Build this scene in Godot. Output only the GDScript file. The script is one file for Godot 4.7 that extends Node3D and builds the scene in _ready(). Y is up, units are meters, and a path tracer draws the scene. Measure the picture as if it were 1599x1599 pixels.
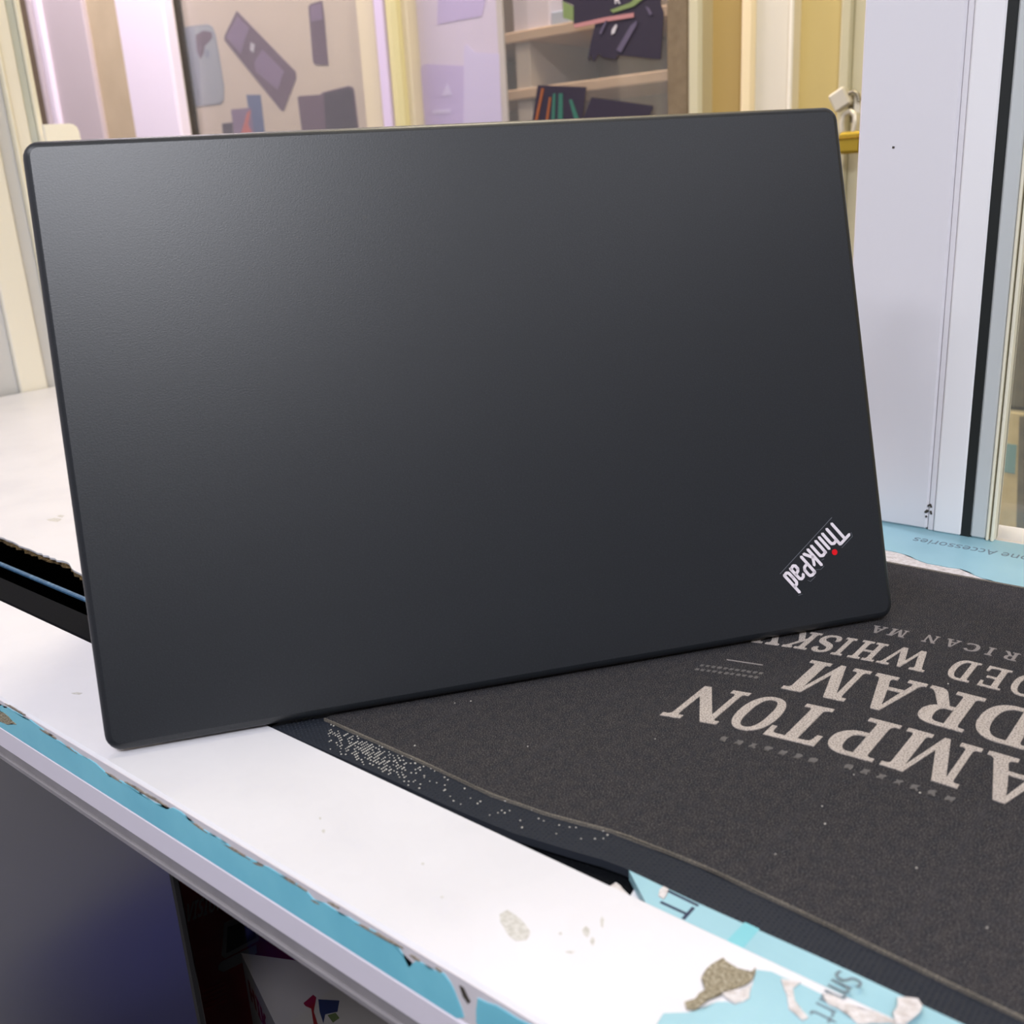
extends Node3D
# A laptop propped like a tent on a shop counter. Counter top is y = 0, counter runs along x, far side is -z.

const F := 1567.0          # focal length in pixels of the 1599 x 1599 frame
const C := 799.5
const EYE := 0.1925        # height of the camera above the counter
const FLOOR_Y := -0.9
const CEIL_Y := 1.6
const FACADE_Z := -1.2

var R: Basis               # camera axes (right, down, forward) in the world
var org := {}              # origin of each thing, so that parts can be given in world coordinates
var taken := {}
var M := {}
var rng := RandomNumberGenerator.new()

# ---------------------------------------------------------------- camera geometry
func solve_camera() -> void:
	var down := Vector3(277, 4790, F).normalized()
	var vx := Vector3(1949.5, 399.5, -F)
	vx = (vx - down * vx.dot(down)).normalized()
	var up := -down
	var vz := vx.cross(up)
	R = Basis(vx, up, vz).transposed()

func ray(px: float, py: float) -> Vector3:
	return R * Vector3((px - C) / F, (py - C) / F, 1.0)

func on_y(px: float, py: float, y := 0.0) -> Vector3:
	var d := ray(px, py)
	return Vector3(0, EYE, 0) + d * ((y - EYE) / d.y)

func on_z(px: float, py: float, z: float) -> Vector3:
	var d := ray(px, py)
	return Vector3(0, EYE, 0) + d * (z / d.z)

func on_x(px: float, py: float, x: float) -> Vector3:
	var d := ray(px, py)
	return Vector3(0, EYE, 0) + d * (x / d.x)

func on_plane(px: float, py: float, p: Vector3, n: Vector3) -> Vector3:
	var d := ray(px, py)
	var e := Vector3(0, EYE, 0)
	return e + d * ((p - e).dot(n) / d.dot(n))

# ---------------------------------------------------------------- nodes
func numbered(called: String) -> String:
	var n: int = taken.get(called, 0)
	taken[called] = n + 1
	return called if n == 0 else "%s_%03d" % [called, n]

func thing(called: String, at: Vector3, label: String, category: String, group := "") -> Node3D:
	var o := Node3D.new()
	o.name = numbered(called)
	add_child(o)
	o.position = at
	org[o] = at
	o.set_meta("label", label)
	o.set_meta("category", category)
	if group != "":
		o.set_meta("group", group)
	return o

func setting(called: String, at: Vector3, label: String, category: String) -> Node3D:
	var o := thing(called, at, label, category)
	o.set_meta("kind", "structure")
	return o

func part(st: SurfaceTool, called: String, m: Material, parent: Node3D, label := "") -> MeshInstance3D:
	st.generate_normals()
	var o := MeshInstance3D.new()
	o.mesh = st.commit()
	o.material_override = m
	o.name = called
	parent.add_child(o, true)
	o.position = -org.get(parent, Vector3.ZERO)
	if label != "":
		o.set_meta("label", label)
	return o

# ---------------------------------------------------------------- mesh helpers
func begin() -> SurfaceTool:
	var st := SurfaceTool.new()
	st.begin(Mesh.PRIMITIVE_TRIANGLES)
	st.set_smooth_group(-1)
	return st

func tri(st: SurfaceTool, a: Vector3, b: Vector3, c: Vector3, out: Vector3) -> void:
	if (a - c).cross(a - b).dot(out) < 0.0:
		var t := b
		b = c
		c = t
	st.add_vertex(a)
	st.add_vertex(b)
	st.add_vertex(c)

func quad(st: SurfaceTool, a: Vector3, b: Vector3, c: Vector3, d: Vector3, out: Vector3) -> void:
	tri(st, a, b, c, out)
	tri(st, a, c, d, out)

# chamfered box between two corners, carried by a transform
func box(st: SurfaceTool, a: Vector3, b: Vector3, bev := 0.001, xf := Transform3D()) -> void:
	var lo := Vector3(minf(a.x, b.x), minf(a.y, b.y), minf(a.z, b.z))
	var hi := Vector3(maxf(a.x, b.x), maxf(a.y, b.y), maxf(a.z, b.z))
	var s := (hi - lo) * 0.5
	var c := (hi + lo) * 0.5
	var e := minf(bev, minf(s.x, minf(s.y, s.z)) * 0.6)
	var f := func(axis: int, sg: Vector3) -> Vector3:
		var p := Vector3(sg.x * (s.x - e), sg.y * (s.y - e), sg.z * (s.z - e))
		p[axis] = sg[axis] * s[axis]
		return xf * (c + p)
	for axis in 3:
		var u := (axis + 1) % 3
		var v := (axis + 2) % 3
		for sg in [-1.0, 1.0]:
			var k := []
			for q in [[-1, -1], [1, -1], [1, 1], [-1, 1]]:
				var w := Vector3.ZERO
				w[axis] = sg
				w[u] = q[0]
				w[v] = q[1]
				k.append(f.call(axis, w))
			var n := Vector3.ZERO
			n[axis] = sg
			quad(st, k[0], k[1], k[2], k[3], xf.basis * n)
		for su in [-1.0, 1.0]:
			for sv in [-1.0, 1.0]:
				var w0 := Vector3.ZERO
				w0[u] = su
				w0[v] = sv
				var w1 := w0
				w0[axis] = -1
				w1[axis] = 1
				var n2 := Vector3.ZERO
				n2[u] = su
				n2[v] = sv
				quad(st, f.call(u, w0), f.call(u, w1), f.call(v, w1), f.call(v, w0), xf.basis * n2)
	for sx in [-1.0, 1.0]:
		for sy in [-1.0, 1.0]:
			for sz in [-1.0, 1.0]:
				var w := Vector3(sx, sy, sz)
				tri(st, f.call(0, w), f.call(1, w), f.call(2, w), xf.basis * w)

func boxed(called: String, a: Vector3, b: Vector3, m: Material, parent: Node3D, bev := 0.001, label := "") -> MeshInstance3D:
	var st := begin()
	box(st, a, b, bev)
	return part(st, called, m, parent, label)

# polygon in (x, y), height h0..h1, laid into the world by a callable (x, y, h) -> Vector3
func prism(st: SurfaceTool, poly: PackedVector2Array, h0: float, h1: float, place: Callable) -> void:
	if poly.size() < 3:
		return
	var idx := Geometry2D.triangulate_polygon(poly)
	var up: Vector3 = place.call(poly[0].x, poly[0].y, 1.0) - place.call(poly[0].x, poly[0].y, 0.0)
	for i in range(0, idx.size(), 3):
		var a := poly[idx[i]]
		var b := poly[idx[i + 1]]
		var c := poly[idx[i + 2]]
		tri(st, place.call(a.x, a.y, h1), place.call(b.x, b.y, h1), place.call(c.x, c.y, h1), up)
		tri(st, place.call(a.x, a.y, h0), place.call(b.x, b.y, h0), place.call(c.x, c.y, h0), -up)
	var cw := 1.0 if Geometry2D.is_polygon_clockwise(poly) else -1.0
	for i in poly.size():
		var a := poly[i]
		var b := poly[(i + 1) % poly.size()]
		if a.distance_to(b) < 1e-7:
			continue
		var e := (b - a).normalized()
		var n2 := Vector2(-e.y, e.x) * cw
		var mid := (a + b) * 0.5
		var out: Vector3 = place.call(mid.x + n2.x * 1e-4, mid.y + n2.y * 1e-4, 0.0) - place.call(mid.x, mid.y, 0.0)
		quad(st, place.call(a.x, a.y, h0), place.call(b.x, b.y, h0), place.call(b.x, b.y, h1), place.call(a.x, a.y, h1), out)

func flat_y(y: float) -> Callable:       # polygon in world (x, z), raised along +y
	return func(x: float, z: float, h: float) -> Vector3: return Vector3(x, y + h, z)

func flat_z(z: float) -> Callable:       # polygon in world (x, y), raised towards +z
	return func(x: float, y: float, h: float) -> Vector3: return Vector3(x, y, z + h)

func ragged(poly: PackedVector2Array, amp: float, step: float, keep := []) -> PackedVector2Array:
	var out := PackedVector2Array()
	for i in poly.size():
		var a := poly[i]
		var b := poly[(i + 1) % poly.size()]
		var n := 1 if i in keep else maxi(1, int(a.distance_to(b) / step))
		var t := (b - a).normalized().orthogonal()
		for k in n:
			var p := a.lerp(b, float(k) / n)
			if k > 0:
				p += t * rng.randf_range(-amp, amp)
			out.append(p)
	return out

func px_poly_y(pts: Array, y := 0.0) -> PackedVector2Array:
	var out := PackedVector2Array()
	for p in pts:
		var w := on_y(p[0], p[1], y)
		out.append(Vector2(w.x, w.z))
	return out

func px_poly_z(pts: Array, z: float) -> PackedVector2Array:
	var out := PackedVector2Array()
	for p in pts:
		var w := on_z(p[0], p[1], z)
		out.append(Vector2(w.x, w.y))
	return out

func strokes(st: SurfaceTool, lines: Array, w: float, h0: float, h1: float, place: Callable, square := false) -> void:
	for l in lines:
		var pts := PackedVector2Array()
		for q in l:
			pts.append(Vector2(q[0], q[1]))
		for poly in Geometry2D.offset_polyline(pts, w * 0.5, Geometry2D.JOIN_ROUND if not square else Geometry2D.JOIN_MITER, Geometry2D.END_BUTT if square else Geometry2D.END_ROUND):
			prism(st, poly, h0, h1, place)

# triangles of a piece of lettering, scaled into the unit square (s along the line, t up)
func glyph(text: String, serif: bool, bold: bool) -> Array:
	var f := SystemFont.new()
	f.font_names = PackedStringArray(["Droid Serif" if serif else "Droid Sans"])
	f.font_weight = 700 if bold else 400
	var tm := TextMesh.new()
	tm.font = f
	tm.text = text
	tm.font_size = 48
	tm.pixel_size = 0.01
	tm.depth = 0.02
	tm.curve_step = 2.0
	var v: PackedVector3Array = []
	var lo := Vector3(1e9, 1e9, 1e9)
	var hi := -lo
	for s in tm.get_surface_count():
		var a := tm.surface_get_arrays(s)
		var vs: PackedVector3Array = a[Mesh.ARRAY_VERTEX]
		var ix = a[Mesh.ARRAY_INDEX]
		if ix == null:
			v.append_array(vs)
		else:
			for i in ix:
				v.append(vs[i])
	for p in v:
		lo = Vector3(minf(lo.x, p.x), minf(lo.y, p.y), minf(lo.z, p.z))
		hi = Vector3(maxf(hi.x, p.x), maxf(hi.y, p.y), maxf(hi.z, p.z))
	var d := hi - lo
	for i in v.size():
		var p := v[i] - lo
		v[i] = Vector3(p.x / maxf(d.x, 1e-6), p.y / maxf(d.y, 1e-6), p.z / maxf(d.z, 1e-6))
	return [v, d.x / maxf(d.y, 1e-6)]

func letters(st: SurfaceTool, text: String, serif: bool, bold: bool, place: Callable) -> void:
	var g := glyph(text, serif, bold)
	var v: PackedVector3Array = g[0]
	for i in range(0, v.size() - 2, 3):
		st.add_vertex(place.call(v[i].x, v[i].y, v[i].z))
		st.add_vertex(place.call(v[i + 1].x, v[i + 1].y, v[i + 1].z))
		st.add_vertex(place.call(v[i + 2].x, v[i + 2].y, v[i + 2].z))

# rings of a rounded rectangle: profile of [inset, depth]; local x right, y down, z out of the face
func rounded_slab(st: SurfaceTool, w: float, h: float, r: float, profile: Array, xf: Transform3D) -> void:
	var rings := []
	for p in profile:
		var ring := []
		var rr := maxf(r - p[0], 0.0006)
		for k in 4:
			var cx := (w - r) if k in [0, 1] else r
			var cy := (h - r) if k in [1, 2] else r
			for j in 7:
				var ang := -PI / 2 + k * PI / 2 + j * PI / 12
				ring.append(xf * Vector3(cx + cos(ang) * rr, cy + sin(ang) * rr, p[1]))
		rings.append(ring)
	var mid := xf * Vector3(w / 2, h / 2, 0)
	var n: int = rings[0].size()
	st.set_smooth_group(1)
	for i in rings.size() - 1:
		for j in n:
			var a: Vector3 = rings[i][j]
			var b: Vector3 = rings[i][(j + 1) % n]
			var c: Vector3 = rings[i + 1][(j + 1) % n]
			var d: Vector3 = rings[i + 1][j]
			var zz := (float(profile[i][1]) + float(profile[i + 1][1])) * 0.5
			var out := (a + b + c + d) * 0.25 - (mid + xf.basis.z * zz * 0.5)
			quad(st, a, b, c, d, out)
	st.set_smooth_group(-1)
	for e in [0, rings.size() - 1]:
		var cc := Vector3.ZERO
		for p in rings[e]:
			cc += p
		cc /= n
		var out := xf.basis.z if profile[e][1] >= profile[rings.size() - 1 - e][1] else -xf.basis.z
		for j in n:
			tri(st, cc, rings[e][j], rings[e][(j + 1) % n], out)

func tube(st: SurfaceTool, pts: Array, r: float, sides := 10) -> void:
	var rings := []
	for i in pts.size():
		var t: Vector3 = (pts[mini(i + 1, pts.size() - 1)] - pts[maxi(i - 1, 0)]).normalized()
		var u := t.cross(Vector3(0.31, 0.77, 0.55)).normalized()
		var v := t.cross(u)
		var ring := []
		for k in sides:
			ring.append(pts[i] + (u * cos(TAU * k / sides) + v * sin(TAU * k / sides)) * r)
		rings.append(ring)
	st.set_smooth_group(1)
	for i in rings.size() - 1:
		for k in sides:
			var a: Vector3 = rings[i][k]
			var b: Vector3 = rings[i][(k + 1) % sides]
			quad(st, a, b, rings[i + 1][(k + 1) % sides], rings[i + 1][k], (a + b) * 0.5 - pts[i])
	st.set_smooth_group(-1)
	for e in [0, rings.size() - 1]:
		for k in sides:
			tri(st, pts[e], rings[e][k], rings[e][(k + 1) % sides], pts[e] - pts[1 if e == 0 else e - 1])

# ---------------------------------------------------------------- materials
func plain(c: Color, rough := 0.6, metal := 0.0, spec := 0.5) -> StandardMaterial3D:
	var m := StandardMaterial3D.new()
	m.albedo_color = c
	m.roughness = rough
	m.metallic = metal
	m.metallic_specular = spec
	return m

func noise_tex(stops: Array, freq: float, octaves := 4, seed_ := 1, size := 512, kind := FastNoiseLite.TYPE_SIMPLEX_SMOOTH) -> NoiseTexture2D:
	var n := FastNoiseLite.new()
	n.noise_type = kind
	n.frequency = freq
	n.fractal_octaves = octaves
	n.seed = seed_
	var t := NoiseTexture2D.new()
	t.width = size
	t.height = size
	t.seamless = true
	t.noise = n
	if stops.size():
		var g := Gradient.new()
		var off := PackedFloat32Array()
		var col := PackedColorArray()
		for s in stops:
			off.append(s[0])
			col.append(s[1])
		g.offsets = off
		g.colors = col
		t.color_ramp = g
	return t

func grained(stops: Array, freq: float, tile: float, rough := 0.6, seed_ := 1, relief := 0.0, octaves := 4, spec := 0.5) -> StandardMaterial3D:
	var m := plain(Color.WHITE, rough, 0.0, spec)
	m.albedo_texture = noise_tex(stops, freq, octaves, seed_)
	m.uv1_triplanar = true
	m.uv1_world_triplanar = true
	m.uv1_scale = Vector3.ONE / tile
	if relief > 0.0:
		m.heightmap_enabled = true
		m.heightmap_texture = noise_tex([], freq * 1.7, 3, seed_ + 5)
		m.heightmap_scale = relief
	return m

func rgb(r: int, g: int, b: int) -> Color:
	return Color8(r, g, b)

func pane_material(alpha := 0.06) -> StandardMaterial3D:
	var m := plain(Color(0.93, 0.96, 0.95, alpha), 0.03)
	m.transparency = BaseMaterial3D.TRANSPARENCY_ALPHA
	return m

func materials() -> void:
	M.lid = grained([[0.0, rgb(12, 15, 18)], [0.35, rgb(22, 25, 29)], [0.6, rgb(27, 30, 34)], [0.8, rgb(38, 42, 47)], [1.0, rgb(58, 62, 68)]], 0.3, 0.09, 0.40, 3, 0.0, 5, 0.52)
	M.lid.heightmap_enabled = true
	M.lid.heightmap_texture = noise_tex([], 0.3, 3, 8)
	M.lid.heightmap_scale = 0.004
	M.lid_edge = plain(rgb(26, 28, 32), 0.4)
	M.screen = plain(rgb(10, 10, 12), 0.15)
	M.deck = plain(rgb(30, 31, 34), 0.55)
	M.logo = plain(rgb(226, 218, 224), 0.4)
	M.logo_line = plain(rgb(120, 122, 130), 0.35, 0.4)
	M.red_dot = plain(rgb(214, 6, 24), 0.35)
	M.white_top = grained([[0.0, rgb(199, 198, 203)], [0.4, rgb(205, 204, 208)], [1.0, rgb(209, 208, 212)]], 0.012, 0.4, 0.36, 11)
	M.white_edge = plain(rgb(200, 195, 199), 0.5)
	M.white_lip = plain(rgb(206, 200, 210), 0.45)
	M.grey_rail = grained([[0.0, rgb(118, 114, 116)], [1.0, rgb(132, 128, 130)]], 0.02, 0.2, 0.5, 4)
	M.cyan = grained([[0.0, rgb(134, 175, 186)], [0.5, rgb(140, 181, 192)], [1.0, rgb(146, 186, 196)]], 0.01, 0.3, 0.42, 7)
	M.cyan_front = grained([[0.0, rgb(104, 178, 198)], [0.5, rgb(112, 186, 204)], [1.0, rgb(122, 194, 210)]], 0.012, 0.25, 0.45, 9)
	M.cyan_deep = plain(rgb(112, 180, 190), 0.42)
	M.navy = plain(rgb(20, 34, 66), 0.5)
	M.grey_print = plain(rgb(96, 112, 122), 0.5)
	M.torn = grained([[0.0, rgb(176, 168, 163)], [0.5, rgb(198, 193, 191)], [1.0, rgb(212, 208, 208)]], 0.03, 0.06, 0.75, 15, 0.05)
	M.glue = grained([[0.0, rgb(96, 86, 66)], [0.35, rgb(138, 128, 104)], [0.6, rgb(160, 150, 126)], [1.0, rgb(206, 198, 182)]], 0.05, 0.03, 0.85, 16, 0.06)
	M.bared = grained([[0.0, rgb(96, 88, 76)], [0.5, rgb(136, 126, 112)], [1.0, rgb(176, 168, 158)]], 0.06, 0.03, 0.9, 17)
	M.stain = grained([[0.0, rgb(168, 165, 158)], [0.5, rgb(186, 184, 178)], [1.0, rgb(203, 201, 198)]], 0.05, 0.05, 0.6, 19)
	M.chipboard = grained([[0.0, rgb(62, 46, 26)], [0.4, rgb(110, 86, 48)], [0.7, rgb(146, 120, 78)], [1.0, rgb(190, 170, 130)]], 0.06, 0.05, 0.9, 21, 0.2)
	M.black_rubber = grained([[0.0, rgb(8, 9, 12)], [0.6, rgb(12, 14, 17)], [0.8, rgb(22, 25, 28)], [1.0, rgb(90, 94, 98)]], 0.08, 0.04, 0.75, 25, 0.0, 4, 0.15)
	M.blue_strip = grained([[0.0, rgb(44, 76, 106)], [0.7, rgb(62, 98, 128)], [1.0, rgb(120, 155, 180)]], 0.03, 0.06, 0.4, 27)
	M.mat_cloth = grained([[0.0, rgb(18, 20, 24)], [0.32, rgb(47, 48, 52)], [0.5, rgb(70, 69, 72)], [0.66, rgb(97, 94, 95)], [0.82, rgb(134, 129, 126)], [1.0, rgb(190, 184, 178)]], 0.16, 0.045, 0.95, 31, 0.10, 5, 0.2)
	M.mat_cloth.detail_enabled = true
	M.mat_cloth.detail_blend_mode = BaseMaterial3D.BLEND_MODE_MUL
	M.mat_cloth.detail_albedo = noise_tex([[0.0, rgb(214, 220, 226)], [0.5, rgb(236, 234, 234)], [1.0, rgb(255, 252, 248)]], 0.016, 3, 33)
	M.mat_line = grained([[0.0, rgb(62, 60, 58)], [0.5, rgb(96, 91, 84)], [1.0, rgb(150, 140, 124)]], 0.08, 0.03, 0.9, 37)
	M.mat_rim = plain(rgb(34, 38, 46), 0.6, 0.0, 0.35)
	M.mat_print = grained([[0.0, rgb(70, 66, 66)], [0.3, rgb(150, 141, 135)], [0.5, rgb(186, 176, 168)], [1.0, rgb(216, 206, 198)]], 0.10, 0.04, 0.95, 41, 0.05, 4, 0.2)
	M.mat_print_dim = grained([[0.0, rgb(84, 82, 84)], [0.5, rgb(128, 122, 120)], [1.0, rgb(170, 162, 158)]], 0.14, 0.03, 0.95, 43, 0.0, 3, 0.2)
	M.mat_print_faint = grained([[0.0, rgb(58, 58, 60)], [0.5, rgb(92, 89, 88)], [1.0, rgb(150, 144, 140)]], 0.3, 0.03, 0.95, 45, 0.0, 3, 0.2)
	M.dust = plain(rgb(186, 182, 174), 0.9)
	M.upvc = plain(rgb(227, 224, 229), 0.38)
	M.upvc_bright = plain(rgb(240, 238, 240), 0.4)
	M.frame_grey = plain(rgb(198, 202, 202), 0.4)
	M.gasket = plain(rgb(24, 28, 27), 0.6)
	M.cream_edge = plain(rgb(234, 228, 206), 0.45)
	M.dark_seam = plain(rgb(62, 56, 48), 0.7)
	M.jamb_grey = plain(rgb(196, 196, 196), 0.45)
	M.jamb_cream = plain(rgb(232, 227, 212), 0.45)
	M.jamb_green = plain(rgb(186, 190, 182), 0.45)
	M.ivory = plain(rgb(253, 248, 232), 0.4)
	M.wall = grained([[0.0, rgb(214, 210, 214)], [1.0, rgb(226, 222, 226)]], 0.01, 0.8, 0.8, 51)
	M.ceiling = plain(rgb(228, 226, 228), 0.9)
	M.floor = grained([[0.0, rgb(62, 58, 55)], [0.5, rgb(74, 70, 66)], [1.0, rgb(86, 80, 76)]], 0.02, 0.5, 0.5, 53)
	M.pink_panel = plain(rgb(210, 198, 200), 0.5)
	M.tan = grained([[0.0, rgb(200, 182, 148)], [1.0, rgb(212, 194, 160)]], 0.01, 0.5, 0.6, 55)
	M.lilac_white = plain(rgb(250, 240, 252), 0.5)
	M.lilac_metal = plain(rgb(222, 206, 232), 0.35)
	M.cream = plain(rgb(216, 204, 176), 0.5)
	M.cream_light = plain(rgb(246, 228, 186), 0.5)
	M.yellow_frame = plain(rgb(222, 212, 160), 0.4)
	M.ochre = plain(rgb(214, 194, 130), 0.55)
	M.ochre_deep = plain(rgb(186, 160, 100), 0.55)
	M.brown_return = grained([[0.0, rgb(112, 96, 72)], [1.0, rgb(128, 112, 88)]], 0.02, 0.2, 0.6, 57)
	M.ivory_grey = plain(rgb(226, 220, 204), 0.45)
	M.pale_frame = plain(rgb(206, 200, 168), 0.4)
	M.poster_beige = plain(rgb(208, 192, 172), 0.6)
	M.poster_lilac = plain(rgb(218, 204, 220), 0.55)
	M.print_lilac = plain(rgb(198, 180, 218), 0.55)
	M.print_pale = plain(rgb(214, 202, 230), 0.55)
	M.print_steel = plain(rgb(140, 146, 158), 0.5)
	M.print_steel_light = plain(rgb(160, 164, 168), 0.5)
	M.print_plum = plain(rgb(104, 82, 98), 0.45)
	M.print_mauve = plain(rgb(132, 110, 136), 0.45)
	M.print_dark = plain(rgb(58, 48, 64), 0.45)
	M.print_night = plain(rgb(44, 38, 54), 0.45)
	M.print_coral = plain(rgb(196, 104, 96), 0.5)
	M.print_blue = plain(rgb(92, 106, 140), 0.5)
	M.print_green = plain(rgb(118, 136, 84), 0.5)
	M.print_teal = plain(rgb(48, 104, 88), 0.5)
	M.print_orange = plain(rgb(150, 84, 44), 0.5)
	M.print_rose = plain(rgb(178, 124, 124), 0.5)
	M.print_slate = plain(rgb(92, 84, 106), 0.45)
	M.print_white = plain(rgb(196, 192, 196), 0.5)
	M.shelf_back = plain(rgb(176, 160, 144), 0.8)
	M.shelf_board = plain(rgb(206, 176, 146), 0.6)
	M.shelf_side = plain(rgb(204, 192, 182), 0.6)
	M.white_carton = plain(rgb(232, 222, 234), 0.6)
	M.sky_carton = plain(rgb(186, 196, 216), 0.6)
	M.steel = plain(rgb(150, 144, 128), 0.3, 0.9)
	M.steel_light = plain(rgb(224, 218, 200), 0.35, 0.4)
	M.brass = plain(rgb(186, 158, 56), 0.32, 0.7)
	M.brass_dark = plain(rgb(150, 118, 30), 0.4, 0.7)
	M.glass = pane_material(0.05)
	M.tinted_door = plain(rgb(38, 37, 38), 0.26)
	M.tinted_glass = pane_material(0.4)
	M.tinted_glass.metallic_specular = 0.15
	M.tinted_glass.albedo_color = Color(0.02, 0.02, 0.022, 0.34)
	M.cabinet = plain(rgb(60, 58, 58), 0.8)
	M.red_carton = grained([[0.0, rgb(150, 14, 22)], [1.0, rgb(168, 20, 28)]], 0.02, 0.2, 0.4, 61)
	M.red_print = plain(rgb(186, 40, 44), 0.5)
	M.white_box = plain(rgb(222, 214, 210), 0.55)
	M.print_black = plain(rgb(26, 30, 36), 0.4)
	M.print_grey = plain(rgb(168, 170, 172), 0.45)
	M.print_navy = plain(rgb(40, 56, 110), 0.45)
	M.print_crimson = plain(rgb(160, 20, 30), 0.45)
	M.olive_carton = grained([[0.0, rgb(86, 78, 52)], [1.0, rgb(108, 98, 68)]], 0.02, 0.2, 0.8, 63)
	M.tan_carton = grained([[0.0, rgb(176, 158, 106)], [1.0, rgb(196, 178, 126)]], 0.02, 0.2, 0.8, 65)
	M.teal_carton = plain(rgb(112, 146, 136), 0.7)
	M.blue_bin = plain(rgb(34, 44, 168), 0.45)
	M.fitting = plain(rgb(240, 240, 240), 0.5)

func glow(c: Color, energy: float) -> StandardMaterial3D:
	var m := plain(Color.WHITE, 0.6)
	m.emission_enabled = true
	m.emission = c
	m.emission_energy_multiplier = energy
	return m

# a surface-mounted lamp: housing, glowing diffuser and an area light of the diffuser's size
func ceiling_lamp(at: Vector3, size: Vector2, c: Color, energy: float, seen: float, label: String) -> void:
	var t := thing("ceiling_light", at, label, "ceiling light")
	boxed("housing", at + Vector3(-size.x / 2 - 0.015, -0.03, -size.y / 2 - 0.015), at + Vector3(size.x / 2 + 0.015, 0, size.y / 2 + 0.015), M.fitting, t, 0.004)
	boxed("diffuser", at + Vector3(-size.x / 2, -0.036, -size.y / 2), at + Vector3(size.x / 2, -0.0295, size.y / 2), glow(c, seen), t, 0.002)
	var l := AreaLight3D.new()
	l.name = "lamp"
	l.area_size = size
	l.light_color = c
	l.light_energy = energy
	l.area_range = 8.0
	l.area_attenuation = 2.0
	l.shadow_enabled = true
	l.position = Vector3(0, -0.04, 0)
	l.rotation_degrees = Vector3(-90, 0, 0)
	t.add_child(l)

# ================================================================ scene
func _ready() -> void:
	rng.seed = 20
	solve_camera()
	var cam := Camera3D.new()
	cam.name = "camera"
	add_child(cam)
	cam.transform = Transform3D(Basis(R.x, -R.y, -R.z), Vector3(0, EYE, 0))
	var lens := CameraAttributesPhysical.new()
	lens.frustum_focal_length = 12.0 / (799.5 / F)
	lens.frustum_focus_distance = 0.46
	lens.frustum_near = 0.02
	lens.frustum_far = 40.0
	lens.exposure_aperture = 11.0
	cam.attributes = lens
	cam.fov = rad_to_deg(2.0 * atan(799.5 / F))
	cam.current = true
	var we := WorldEnvironment.new()
	we.name = "world_environment"
	var env := Environment.new()
	env.background_mode = Environment.BG_COLOR
	env.background_color = Color(0.02, 0.02, 0.022)
	env.tonemap_mode = Environment.TONE_MAPPER_LINEAR
	env.tonemap_exposure = 1.22
	env.sdfgi_enabled = true
	env.ssao_enabled = true
	env.ssil_enabled = true
	we.environment = env
	add_child(we)
	materials()
	lights()
	room()
	counter()
	facade()
	side_window()
	laptop()
	bar_mat()
	cabinet_contents()

func lights() -> void:
	ceiling_lamp(Vector3(0.75, CEIL_Y, 0.95), Vector2(0.6, 0.6), Color(0.965, 0.97, 1.0), 4.3, 4.0, "square white LED panel on the ceiling behind the counter")
	ceiling_lamp(Vector3(-0.45, CEIL_Y, 0.9), Vector2(0.6, 0.12), Color(0.965, 0.97, 1.0), 1.0, 3.0, "short white LED batten on the ceiling near the left wall")
	ceiling_lamp(Vector3(1.75, CEIL_Y, -0.05), Vector2(0.12, 0.6), Color(0.97, 0.97, 1.0), 0.6, 2.0, "short white LED batten on the ceiling near the far end of the counter")
	ceiling_lamp(Vector3(-1.75, CEIL_Y, -0.80), Vector2(0.9, 0.1), Color(1.0, 0.96, 1.0), 2.6, 3.0, "pinkish LED batten on the passage ceiling before the poster door")
	ceiling_lamp(Vector3(-0.45, CEIL_Y, -0.84), Vector2(0.5, 0.1), Color(1.0, 0.95, 0.84), 1.1, 2.0, "warm LED batten on the passage ceiling before the padlocked frame")
	ceiling_lamp(Vector3(-1.0, CEIL_Y, -1.42), Vector2(0.5, 0.1), Color(1.0, 0.95, 0.92), 0.95, 2.0, "warm LED batten on the ceiling inside the opposite shop")

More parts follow.
